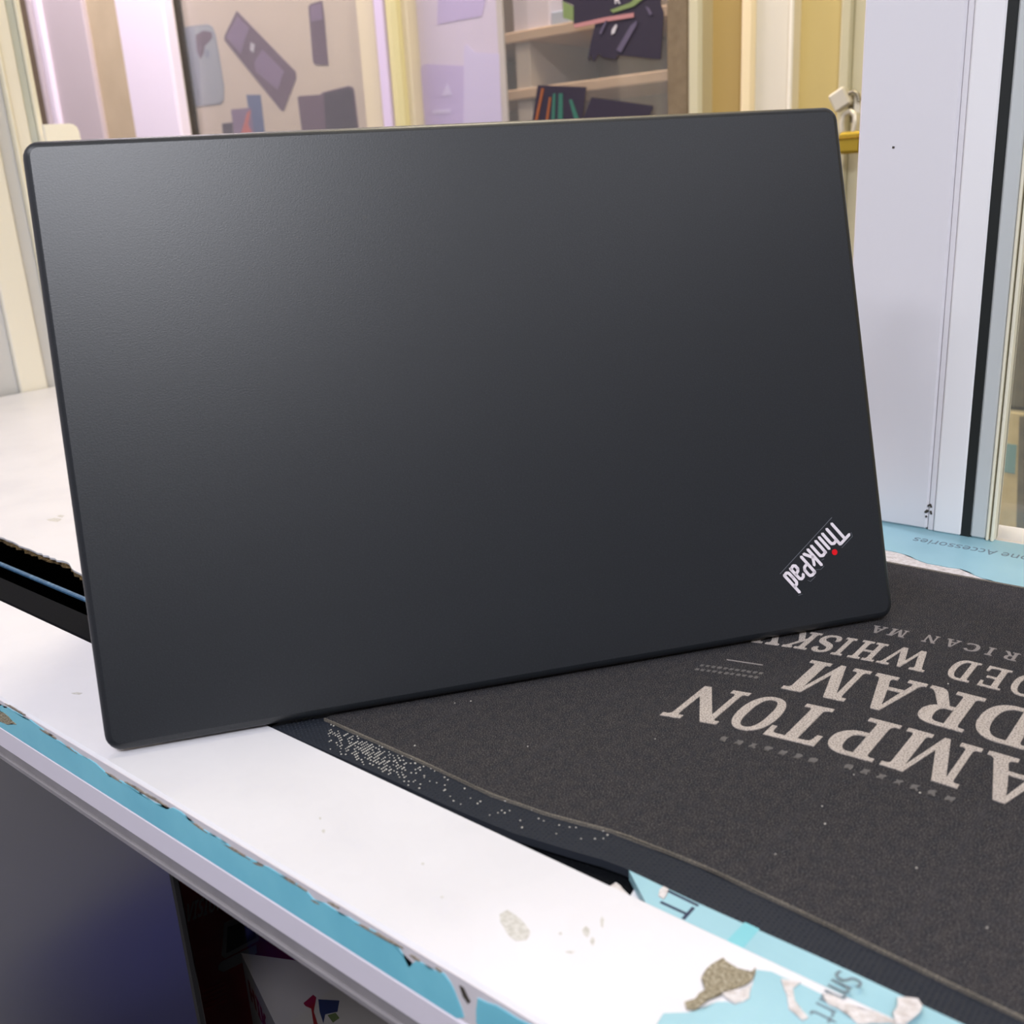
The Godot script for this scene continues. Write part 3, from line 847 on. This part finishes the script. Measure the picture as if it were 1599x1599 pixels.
	boxed("poster_sheet", Vector3(on_z(638, 100, zp).x, FLOOR_Y + 0.1, zp - 0.002), Vector3(on_z(786, 100, zp).x, 1.1, zp), M.poster_lilac, t, 0.0003)
	decal("printed_phone", M.print_lilac, [[685, -20], [762, -20], [753, 25], [683, 38]], zp, t)
	decal("printed_phone", M.print_lilac, [[656, 108], [663, 100], [725, 103], [725, 210], [660, 210]], zp, t)
	decal("printed_phone", M.print_pale, [[725, 72], [729, 69], [742, 82], [780, 84], [784, 200], [724, 210]], zp + 0.0006, t)
	decal("printed_mark", M.print_pale, [[676, 172], [704, 170], [704, 176], [676, 178]], zp + 0.0006, t)
	decal("printed_mark", M.print_pale, [[690, 150], [699, 130], [706, 148]], zp + 0.0006, t)
	boxed("poster_edge", Vector3(on_z(780, 100, zp).x, FLOOR_Y + 0.1, zp - 0.003), Vector3(on_z(789, 100, zp).x, 1.1, zp + 0.001), M.shelf_side, t, 0.0003)

	# dark stickers on the glass of the second door
	var zs := z - 0.0118
	t = thing("laptop_sticker", Vector3(-0.8, 0.3, zs), "dark torn laptop picture stuck high on the second glass door", "sticker")
	decal("sticker_film", M.print_night, [[879, -40], [1034, -40], [1032, 6], [1037, 20], [1032, 93], [1010, 91], [964, 86], [963, 93], [940, 89], [936, 84], [928, 96], [925, 92], [924, 84], [921, 95], [919, 92], [922, 70], [930, 36], [896, 38], [896, 8], [879, 2]], zs, t)
	decal("printed_picture", M.print_green, [[879, 2], [896, 10], [896, 33], [880, 28]], zs + 0.0006, t)
	decal("printed_picture", M.print_green, [[953, 16], [985, 4], [1000, -10], [1010, -6], [990, 10], [958, 20]], zs + 0.0012, t)
	decal("printed_picture", M.print_rose, [[896, 38], [945, 27], [990, 20], [990, 27], [946, 34], [898, 44]], zs + 0.0012, t)
	decal("printed_picture", M.print_slate, [[963, 78], [985, 40], [995, 32], [994, 40], [970, 82]], zs + 0.0012, t)
	decal("printed_picture", M.print_white, [[956, 46], [962, 38], [964, 40], [960, 52], [955, 54]], zs + 0.0012, t)
	decal("printed_picture", M.print_slate, [[1008, 10], [1013, 12], [1019, 22], [1015, 24]], zs + 0.0012, t)
	decal("printed_picture", M.print_slate, [[936, 52], [946, 32], [949, 32], [939, 54]], zs + 0.0012, t)
	var st0 := begin()
	letters(st0, "R", false, true, func(s: float, u: float, d: float) -> Vector3: return on_z(960.0 + s * 9.0, 6.0 - u * 14.0, zs + 0.0012 + d * 0.0003))
	part(st0, "printed_letter", M.print_white, t)
	t = thing("laptop_sticker", Vector3(-0.9, 0.2, zs), "dark laptop picture with green and orange streaks low on the second glass door", "sticker")
	decal("sticker_film", M.print_night, [[840, 133], [916, 136], [912, 168], [908, 200], [830, 200]], zs, t)
	for q in [[["print_orange"], [[858, 152], [861, 152], [855, 198], [851, 198]]], [["print_teal"], [[864, 146], [868, 146], [866, 198], [861, 198]]], [["print_teal"], [[873, 146], [879, 146], [879, 198], [871, 198]]], [["print_teal"], [[889, 156], [893, 155], [903, 182], [908, 196], [900, 196]]], [["print_orange"], [[846, 138], [850, 138], [838, 196], [834, 196]]]]:
		decal("printed_streak", M[q[0][0]], q[1], zs + 0.0006, t)
	t = thing("laptop_sticker", Vector3(-0.8, 0.2, zs), "plain dark tablet picture with cut corner low on the second glass door", "sticker")
	decal("sticker_film", M.print_night, [[924, 152], [1019, 165], [1020, 169], [1008, 195], [905, 200]], zs, t)

	# shelving inside the opposite shop
	var zb := -1.52
	t = thing("wall_shelf", Vector3(-1.1, FLOOR_Y, zb), "tan wall shelving inside the opposite shop", "shelf")
	boxed("back_panel", Vector3(-2.0, FLOOR_Y, zb - 0.24), Vector3(-0.5, CEIL_Y, zb - 0.22), M.shelf_back, t)
	var y_up := on_z(800, 50, zb).y
	var y_lo := on_z(900, 127, zb).y
	for y in [y_up + 0.42, y_up, y_lo, y_lo - 0.35]:
		boxed("shelf_board", Vector3(-2.0, y - 0.018, zb - 0.22), Vector3(-0.5, y, zb), M.shelf_board, t, 0.002)
	boxed("side_panel", Vector3(on_z(800, 100, zb).x, FLOOR_Y, zb - 0.22), Vector3(on_z(822, 100, zb).x, CEIL_Y, zb - 0.01), M.shelf_side, t)
	var c0 := on_z(796, 40, zb)
	var c1 := on_z(852, 0, zb)
	t = thing("white_carton", Vector3(c0.x, y_up, zb - 0.06), "plain white carton on the upper tan shelf", "box")
	boxed("carton_body", Vector3(c0.x, y_up, zb - 0.15), Vector3(c1.x, y_up + 0.075, zb - 0.01), M.white_carton, t, 0.002)
	t = thing("blue_carton", Vector3(c1.x + 0.05, y_up, zb - 0.06), "flat pale blue carton on the upper tan shelf", "box")
	boxed("carton_body", Vector3(c1.x + 0.003, y_up, zb - 0.15), Vector3(on_z(884, 30, zb).x, y_up + 0.022, zb - 0.01), M.sky_carton, t, 0.002)

	# padlocks on the pale frame
	var zl := z + 0.03
	var k0 := on_z(1320, 155, zl)
	t = thing("padlock", on_z(1322, 170, zl), "small tilted pale padlock hanging from the pale door frame", "padlock")
	var st := begin()
	var body := Transform3D(Basis(Vector3(0, 0, 1), 0.5), on_z(1313, 155, zl))
	box(st, Vector3(-0.010, -0.011, -0.006), Vector3(0.010, 0.010, 0.006), 0.002, body)
	part(st, "lock_body", M.steel_light, t)
	st = begin()
	tube(st, [on_z(1322, 152, zl), on_z(1326, 146, zl), on_z(1333, 143, zl), on_z(1339, 147, zl), on_z(1342, 158, zl)], 0.0022)
	part(st, "shackle", M.steel, t)
	t = thing("hasp", on_z(1330, 165, zl), "worn steel hasp between the two padlocks", "hasp")
	st = begin()
	prism(st, px_poly_z([[1322, 150], [1337, 148], [1336, 190], [1329, 192], [1327, 168]], zl - 0.012), 0.0, 0.004, flat_z(zl - 0.012))
	part(st, "plate", M.steel, t)
	st = begin()
	prism(st, px_poly_z([[1337, 146], [1346, 146], [1346, 176], [1336, 176]], zl - 0.008), 0.0, 0.005, flat_z(zl - 0.008))
	part(st, "staple", M.ivory, t)
	t = thing("padlock", on_z(1330, 240, zl), "brass padlock with worn steel shackle hanging below the hasp", "padlock")
	var b0 := on_z(1310, 241, zl)
	var b1 := on_z(1348, 204, zl)
	st = begin()
	box(st, Vector3(b0.x, b0.y, zl - 0.012), Vector3(b1.x, b1.y, zl + 0.006), 0.003)
	part(st, "lock_body", M.brass, t)
	boxed("lock_band", Vector3(b0.x - 0.0005, lerpf(b0.y, b1.y, 0.62), zl - 0.0125), Vector3(b1.x + 0.0005, lerpf(b0.y, b1.y, 0.78), zl + 0.0066), M.brass_dark, t, 0.001)
	st = begin()
	tube(st, [on_z(1316, 206, zl), on_z(1315, 190, zl), on_z(1320, 178, zl), on_z(1328, 174, zl), on_z(1335, 180, zl), on_z(1336, 192, zl), on_z(1334, 206, zl)], 0.0034)
	part(st, "shackle", M.steel_light, t)
	# cream plastic plate fixed to the jamb
	var q0 := on_x(62, 196, -1.150)
	t = thing("plastic_plate", Vector3(-1.15, 0.2, -0.6), "cream plastic plate with rounded corner fixed to the left jamb", "plate")
	st = begin()
	var pl := PackedVector2Array()
	for p in [[64, 195], [104, 193.5], [111, 195], [116, 199], [119.5, 206], [124, 228], [126, 250], [78, 260]]:
		var w := on_x(p[0], p[1], -1.166)
		pl.append(Vector2(w.z, w.y))
	prism(st, pl, 0.0, 0.006, func(zz: float, yy: float, h2: float) -> Vector3: return Vector3(-1.166 + h2, yy, zz))
	part(st, "plate_body", M.ivory, t)
	# cartons standing in the passage, seen through the side window
	var zc := -1.1
	t = thing("olive_carton", Vector3(-0.2, 0.0, zc), "dark olive carton on top of the stack behind the side window", "box")
	var s0 := on_z(1570, 640, zc)
	var s1 := on_z(1640, 440, zc)
	boxed("carton_body", Vector3(s0.x - 0.02, s0.y + 0.002, zc - 0.08), Vector3(s1.x + 0.1, s1.y, zc), M.olive_carton, t, 0.003)
	t = thing("tan_carton", Vector3(-0.2, FLOOR_Y, zc), "tall tan carton at the bottom of the stack behind the side window", "box")
	boxed("carton_body", Vector3(s0.x - 0.02, FLOOR_Y, zc - 0.08), Vector3(s1.x + 0.1, s0.y, zc), M.tan_carton, t, 0.003)
	decal("carton_label", M.teal_carton, [[1560, 690], [1588, 695], [1585, 740], [1558, 735]], zc, t)
	decal("carton_label", M.olive_carton, [[1592, 650], [1640, 650], [1640, 900], [1585, 900]], zc, t)

# ---------------------------------------------------------------- sliding window at the rear of the counter
func side_window() -> void:
	var t := setting("window_1", Vector3(0.2, -0.004, -0.55), "white sliding window with black gasket standing at the rear of the counter", "window")
	var y0 := -0.0039
	var bars := [["window_stile", -0.2172, -0.1672, 0.0, "upvc", 0.0012], ["stile_strip", -0.1668, -0.1640, 0.0, "upvc", 0.0004], ["stile_strip", -0.1636, -0.1490, 0.0012, "upvc_bright", 0.0008], ["gasket", -0.1492, -0.1440, 0.0006, "gasket", 0.0004], ["window_frame", -0.1443, -0.1358, 0.001, "frame_grey", 0.0012], ["frame_bead", -0.1358, -0.1344, 0.002, "cream_edge", 0.0004], ["frame_seam", -0.1344, -0.1334, -0.004, "dark_seam", 0.0002], ["frame_bead", -0.1334, -0.1318, 0.002, "cream_edge", 0.0004]]
	for b in bars:
		boxed(b[0], Vector3(b[1], y0, -0.585 if b[1] < -0.145 else -0.557), Vector3(b[2], 1.1, -0.55 + b[3]), M[b[4]], t, b[5])
	boxed("glass_pane", Vector3(-0.1318, y0, -0.556), Vector3(0.72, 1.1, -0.553), M.glass, t, 0.0004)
	boxed("window_frame", Vector3(0.72, y0, -0.585), Vector3(0.77, 1.1, -0.55), M.upvc, t)
	var st := begin()
	strokes(st, [[[-0.1688, 0.006], [-0.1678, 0.0075], [-0.1668, 0.007]], [[-0.1675, 0.010], [-0.1662, 0.0112], [-0.1655, 0.0095]], [[-0.1683, 0.0035], [-0.1675, 0.0042]], [[-0.1658, 0.0075], [-0.1652, 0.0055]]], 0.0010, 0.0, 0.0002, flat_z(-0.5499))
	part(st, "smudge", M.dark_seam, t)
	st = begin()
	strokes(st, [[[-0.1985, 0.199], [-0.1983, 0.2]]], 0.0012, 0.0, 0.0002, flat_z(-0.55))
	part(st, "smudge", M.dark_seam, t)
	t = setting("wall_partition", Vector3(1.4, FLOOR_Y, -0.56), "plain partition wall beside the sliding window", "wall")
	boxed("plaster", Vector3(0.77, FLOOR_Y, -0.6), Vector3(4.5, 1.1, -0.55), M.wall, t)
	t = setting("trim_8", Vector3(-0.2, FLOOR_Y, -0.56), "white panel under the counter opening facing the passage", "wall panel")
	boxed("panel", Vector3(-1.25, FLOOR_Y, -0.585), Vector3(0.77, -0.006, -0.553), M.upvc, t)

# ---------------------------------------------------------------- laptop, propped like a tent
func laptop() -> void:
	var r := Vector3(0.5835, 0.0, -0.8121).normalized()
	var dn := Vector3(0.2272, -0.959, 0.1695)
	dn = (dn - r * dn.dot(r)).normalized()
	var n := r.cross(-dn).normalized()          # out of the lid, towards the camera
	var w := 0.3295
	var h := 0.2243
	var bl := Vector3(-0.3284, 0.0021, -0.1466)
	var tl := bl - dn * h
	var xf := Transform3D(Basis(r, dn, n), tl)
	var t := thing("laptop", Vector3(-0.24, 0, -0.29), "black laptop propped like a tent on the counter with its lid facing out", "laptop")
	var st := begin()
	rounded_slab(st, w, h, 0.0062, [[0.0030, 0.0], [0.0019, -0.0003], [0.0009, -0.0010], [0.0003, -0.0019], [0.0, -0.0030], [0.0, -0.0052], [0.0006, -0.0060]], xf)
	var lid := part(st, "lid", M.lid, t, "matte black lid with a diagonal logo near its corner")
	# logo: letters drawn as strokes; s runs along the line, up is away from the baseline line
	var o2 := Vector2(303.4, 177.5) * 0.001
	var es := Vector2(-0.797, 0.602)
	var eu := Vector2(0.602, 0.797)
	var place := func(s: float, u: float, e: float) -> Vector3:
		var q := o2 + es * s * 0.001 + eu * u * 0.001
		return xf * Vector3(q.x, q.y, e * 0.001)
	var glyphs := [
		[[[-1.7, 11.0], [3.9, 11.0]], [[1.1, 11.0], [1.1, 1.6]]],
		[[[4.4, 11.0], [4.4, 1.6]], [[4.4, 8.3], [6.2, 8.6], [7.2, 7.8], [7.3, 6.8], [7.3, 1.6]]],
		[[[9.5, 8.6], [9.5, 1.6]]],
		[[[11.8, 8.6], [11.8, 1.6]], [[11.8, 8.3], [13.6, 8.6], [14.6, 7.8], [14.7, 6.8], [14.7, 1.6]]],
		[[[17.0, 11.0], [17.0, 1.6]], [[19.5, 8.6], [17.5, 5.4]], [[17.7, 5.6], [19.7, 1.6]]],
		[[[21.4, 11.0], [21.4, 1.6]], [[21.4, 11.0], [23.2, 11.0], [24.1, 10.4], [24.3, 9.4], [24.2, 6.8]], [[24.2, 6.9], [23.4, 5.9], [21.6, 5.8]]],
		[[[26.0, 7.6], [26.6, 8.5], [27.8, 8.6], [28.5, 7.8], [28.6, 1.6]], [[28.5, 5.2], [26.9, 5.0], [26.1, 4.2]], [[26.1, 4.3], [26.1, 2.4], [26.9, 1.6], [28.4, 2.0]]],
		[[[32.6, 12.0], [32.6, 1.6]], [[32.6, 8.4], [31.2, 8.6], [30.5, 7.8], [30.4, 5.0]], [[30.4, 5.1], [30.5, 2.4], [31.2, 1.6], [32.6, 1.8]]]]
	for g in glyphs:
		st = begin()
		strokes(st, g, 1.32, 0.0, 0.16, place)
		var lt := part(st, "logo_letter", M.logo, lid)
		lt.position = Vector3.ZERO
	st = begin()
	strokes(st, [[[-0.9, -0.2], [33.6, -0.2]]], 0.22, 0.0, 0.1, place, true)
	strokes(st, [[[33.9, 12.6], [32.2, 13.6]], [[26.3, 11.0], [25.6, 12.4], [22.5, 12.5]], [[20.4, 10.4], [18.6, 12.2], [16.4, 12.2]], [[15.6, 9.6], [14.2, 10.0]], [[4.9, 12.6], [-2.2, 12.7], [-3.0, 11.0]]], 0.16, 0.0, 0.1, place, true)
	var ol := part(st, "logo_outline", M.logo_line, lid)
	ol.position = Vector3.ZERO
	st = begin()
	var round_dot := PackedVector2Array()
	for k in 20:
		round_dot.append(Vector2(8.7, 11.5) + Vector2(cos(TAU * k / 20.0), sin(TAU * k / 20.0)) * 1.3)
	prism(st, round_dot, 0.0, 0.2, place)
	var dot := part(st, "logo_dot", M.red_dot, lid, "red dot of the logo")
	dot.position = Vector3.ZERO
	# screen side of the lid
	st = begin()
	rounded_slab(st, w - 0.004, h - 0.004, 0.005, [[0.0, -0.0059], [0.0005, -0.0068]], xf * Transform3D(Basis(), Vector3(0.002, 0.002, 0)))
	part(st, "bezel", M.deck, t)
	st = begin()
	rounded_slab(st, w - 0.022, h - 0.036, 0.002, [[0.0, -0.0066], [0.0002, -0.0071]], xf * Transform3D(Basis(), Vector3(0.011, 0.018, 0)))
	part(st, "display", M.screen, t)
	# base half, hinged along the top edge and sloping down on the far side
	var away := Vector3(-n.x, 0, -n.z).normalized()
	var ang := 0.40
	var bdn := (away * sin(ang) - Vector3.UP * cos(ang)).normalized()
	var bn := r.cross(-bdn).normalized()        # out of the keyboard, towards the lid
	var bx := Transform3D(Basis(r, bdn, bn), tl - n * 0.0085 - dn * 0.0005 + away * 0.006 + Vector3(0, -0.0075, 0))
	st = begin()
	rounded_slab(st, w, h - 0.001, 0.0062, [[0.0012, 0.0], [0.0, -0.0012], [0.0, -0.009], [0.004, -0.0135]], bx)
	part(st, "base", M.lid_edge, t)
	st = begin()
	rounded_slab(st, w - 0.05, 0.105, 0.003, [[0.0, 0.0002], [0.0005, 0.0008]], bx * Transform3D(Basis(), Vector3(0.025, 0.022, 0)))
	part(st, "keyboard", M.deck, t)
	st = begin()
	rounded_slab(st, 0.1, 0.058, 0.003, [[0.0, 0.0001], [0.0004, 0.0005]], bx * Transform3D(Basis(), Vector3(0.105, 0.146, 0)))
	part(st, "touchpad", M.deck, t)
	for q in [0.045, 0.255]:
		st = begin()
		var hp: Vector3 = tl - n * 0.0075 + dn * 0.004 + r * q
		tube(st, [hp, hp + r * 0.03], 0.0035, 12)
		part(st, "hinge", M.lid_edge, t)

# ---------------------------------------------------------------- bar mat
func mat_front(x: float) -> float:          # outer front edge, wavy as the mat lies
	var k := [[-0.31, -0.1978], [-0.278, -0.1980], [-0.235, -0.1990], [-0.205, -0.1990], [-0.18, -0.2002], [-0.158, -0.2040], [-0.145, -0.2066], [-0.114, -0.2058], [-0.078, -0.2061], [-0.046, -0.2054], [0.2, -0.203], [0.6, -0.205]]
	return along(k, x)

func mat_inner(x: float) -> float:
	var k := [[-0.31, -0.2125], [-0.265, -0.2127], [-0.228, -0.2125], [-0.198, -0.2114], [-0.1735, -0.2138], [-0.153, -0.2184], [-0.122, -0.2198], [-0.08, -0.2174], [-0.0345, -0.2142], [0.2, -0.214], [0.6, -0.216]]
	return along(k, x)

func along(k: Array, x: float) -> float:
	for i in k.size() - 1:
		if x <= k[i + 1][0]:
			var f := clampf((x - k[i][0]) / (k[i + 1][0] - k[i][0]), 0.0, 1.0)
			return lerpf(k[i][1], k[i + 1][1], f)
	return k[k.size() - 1][1]

func bar_mat() -> void:
	var xl := -0.298
	var xr := 0.595
	var zb := -0.4855
	var t := thing("bar_mat", Vector3(0.15, -0.004, -0.34), "worn dark grey bar mat with cream whiskey lettering on the counter", "bar mat")
	var n := 120
	var outer := PackedVector2Array()
	var inner := PackedVector2Array()
	for i in n + 1:
		var x := lerpf(xl, xr, float(i) / n)
		outer.append(Vector2(x, mat_front(x)))
		var xi := lerpf(xl + 0.014, xr - 0.014, float(i) / n)
		inner.append(Vector2(xi, mat_inner(xi)))
	outer.append(Vector2(xr, zb))
	outer.append(Vector2(xl, zb))
	inner.append(Vector2(xr - 0.014, zb + 0.004))
	inner.append(Vector2(xl + 0.014, zb + 0.004))
	var st := begin()
	prism(st, outer, 0.0, 0.0028, flat_y(-0.004))
	part(st, "rubber_rim", M.mat_rim, t, "black rubber border of the bar mat")
	st = begin()
	prism(st, inner, 0.0, 0.0038, flat_y(-0.004))
	part(st, "cloth_top", M.mat_cloth, t, "worn dark grey cloth face of the bar mat")
	# frayed pale line where the cloth meets the rubber
	st = begin()
	var line := PackedVector2Array()
	for i in range(0, n + 1):
		line.append(inner[i] + Vector2(0, 0.0003 + rng.randf_range(-0.0002, 0.0002)))
	for i in range(n, -1, -1):
		line.append(inner[i] + Vector2(0, -0.0002 + rng.randf_range(-0.0001, 0.0001)))
	prism(st, line, 0.0028, 0.0040, flat_y(-0.004))
	part(st, "frayed_seam", M.mat_line, t, "pale frayed seam along the mat border")
	st = begin()
	prism(st, PackedVector2Array([Vector2(xl + 0.014, zb + 0.0032), Vector2(xr - 0.014, zb + 0.0032), Vector2(xr - 0.014, zb + 0.0046), Vector2(xl + 0.014, zb + 0.0046)]), 0.0028, 0.0040, flat_y(-0.004))
	part(st, "frayed_seam", M.mat_line, t)
	# moulded nubs of the rubber border
	var nub := SphereMesh.new()
	nub.radius = 0.0005
	nub.height = 0.0007
	nub.radial_segments = 6
	nub.rings = 3
	nub.material = M.mat_rim
	var spots := []
	var x := xl + 0.004
	var k := 0
	while x < 0.12:
		for j in 8:
			var f := (j + 0.7 + (0.5 if k % 2 else 0.0)) / 9.0
			spots.append(Vector3(x, -0.0012, lerpf(mat_front(x), mat_inner(x), f)))
		x += 0.0015
		k += 1
	scatter("rim_nubs", nub, spots, t)
	# dust caught on the border
	var fleck := SphereMesh.new()
	fleck.radius = 0.00034
	fleck.height = 0.0004
	fleck.radial_segments = 5
	fleck.rings = 2
	fleck.material = M.dust
	var dust := []
	for i in 330:
		var px := clampf(rng.randfn(578, 36), 515, 690)
		var w := on_y(px, lerpf(1152, 1196, (px - 520) / 100.0) + rng.randfn(0, 11), -0.001)
		if w.z < mat_front(w.x) - 0.001 and w.z > mat_inner(w.x):
			dust.append(Vector3(snappedf(w.x, 0.0015), -0.00085, snappedf(w.z, 0.00085)))
	for i in 45:
		var xx := rng.randf_range(-0.25, -0.15)
		dust.append(Vector3(xx, -0.00085, lerpf(mat_front(xx), mat_inner(xx), pow(rng.randf(), 0.5))))
	scatter("border_dust", fleck, dust, t)
	var lint := []
	for i in 26:
		var p := on_y(rng.randf_range(560, 1599), rng.randf_range(1060, 1500), 0.0)
		if p.z < mat_inner(p.x) - 0.002 and p.z > zb + 0.006:
			lint.append(Vector3(p.x, -0.0001, p.z))
	scatter("lint", fleck, lint, t)
	print_mat(t)

func scatter(called: String, mesh: Mesh, spots: Array, parent: Node3D) -> void:
	var mm := MultiMesh.new()
	mm.transform_format = MultiMesh.TRANSFORM_3D
	mm.mesh = mesh
	mm.instance_count = spots.size()
	for i in spots.size():
		var b := Basis().scaled(Vector3.ONE * rng.randf_range(0.75, 1.2))
		mm.set_instance_transform(i, Transform3D(b, spots[i]))
	var o := MultiMeshInstance3D.new()
	o.multimesh = mm
	o.name = called
	parent.add_child(o, true)
	o.position = -org[parent]
	o.set_meta("kind", "stuff")

func print_mat(t: Node3D) -> void:
	var y := -0.0002
	# lettering reads towards -x with its tops towards the front; each line follows its own arc
	var rows := [
		["printed_letter", M.mat_print, -0.3285, -0.2998, 1.75, -0.092, [["N", -0.1785, -0.1580], ["O", -0.1560, -0.1415], ["T", -0.1410, -0.1230], ["P", -0.1205, -0.1030], ["M", -0.1006, -0.0755], ["A", -0.0735, -0.0520], ["H", -0.0500, -0.0290]]],
		["printed_letter", M.mat_print, -0.3645, -0.3355, 1.35, -0.090, [["M", -0.1506, -0.1268], ["A", -0.1248, -0.1056], ["R", -0.1042, -0.0845], ["D", -0.0828, -0.0640]]],
		["printed_letter", M.mat_print, -0.3925, -0.3738, 1.55, -0.090, [["Y", -0.1790, -0.1680], ["K", -0.1668, -0.1568], ["S", -0.1558, -0.1480], ["I", -0.1468, -0.1426], ["H", -0.1402, -0.1300], ["W", -0.1288, -0.1105], ["D", -0.1030, -0.0938], ["E", -0.0910, -0.0825], ["D", -0.0800, -0.0708], ["N", -0.069, -0.059]]],
		["printed_letter", M.mat_print_dim, -0.4095, -0.4018, 1.45, -0.088, [["A", -0.1420, -0.1362], ["M", -0.1345, -0.1275], ["N", -0.1205, -0.1150], ["A", -0.1120, -0.1065], ["C", -0.1040, -0.0985], ["I", -0.0958, -0.0930], ["R", -0.0895, -0.0838], ["E", -0.0800, -0.0750]]]]
	for row in rows:
		var zb: float = row[2]
		var zc: float = row[3]
		var bend: float = row[4]
		var x0: float = row[5]
		for g in row[6]:
			var st := begin()
			var gl: float = g[1]
			var gr: float = g[2]
			letters(st, g[0], true, true, func(s: float, u: float, d: float) -> Vector3:
				var x := gr - s * (gr - gl)
				var arc := bend * pow(minf(x - x0, 0.0), 2.0)
				return Vector3(x, y + d * 0.0003, lerpf(zb + arc * 1.05, zc + arc, u)))
			part(st, row[0], row[1], t)
	# faint small lines of print
	var small := [["SOCIAL", -0.1545, -0.1180, -0.2926, -0.2890, 2.1], ["MEMBERS", -0.1120, -0.0740, -0.2948, -0.2912, 2.1]]
	for s0 in small:
		var chars: String = "* * * * *"
		for j in 7:
			var st := begin()
			var xa := lerpf(s0[2], s0[1], (j + 0.1) / 7.0)
			var xb := lerpf(s0[2], s0[1], (j + 0.5) / 7.0)
			var arc := 1.75 * pow(minf(xa + 0.092, 0.0), 2.0)
			prism(st, ragged(PackedVector2Array([Vector2(xa, s0[3] + arc), Vector2(xb, s0[3] + arc + 0.0004), Vector2(xb, s0[4] + arc), Vector2((xa + xb) * 0.5, s0[4] + arc - 0.0012), Vector2(xa, s0[4] + arc)]), 0.0005, 0.0009), 0.0, 0.0002, flat_y(y))
			part(st, "worn_print", M.mat_print_faint, t)
	var st := begin()
	strokes(st, [[[-0.1796, -0.3410], [-0.1652, -0.3446]]], 0.0008, 0.0, 0.0002, flat_y(y))
	part(st, "printed_rule", M.mat_print_dim, t)
	for j in 22:
		st = begin()
		var f := (j % 11) / 10.0
		var c := Vector2(lerpf(-0.1855, -0.1625, f), lerpf(-0.3268, -0.3335, f) - (0.0042 if j > 10 else 0.0))
		prism(st, ragged(PackedVector2Array([c + Vector2(-0.0008, -0.0008), c + Vector2(0.0008, -0.0011), c + Vector2(0.0006, 0.0009), c + Vector2(-0.0007, 0.001)]), 0.0003, 0.0006), 0.0, 0.00015, flat_y(y))
		part(st, "worn_print", M.mat_print_faint, t)
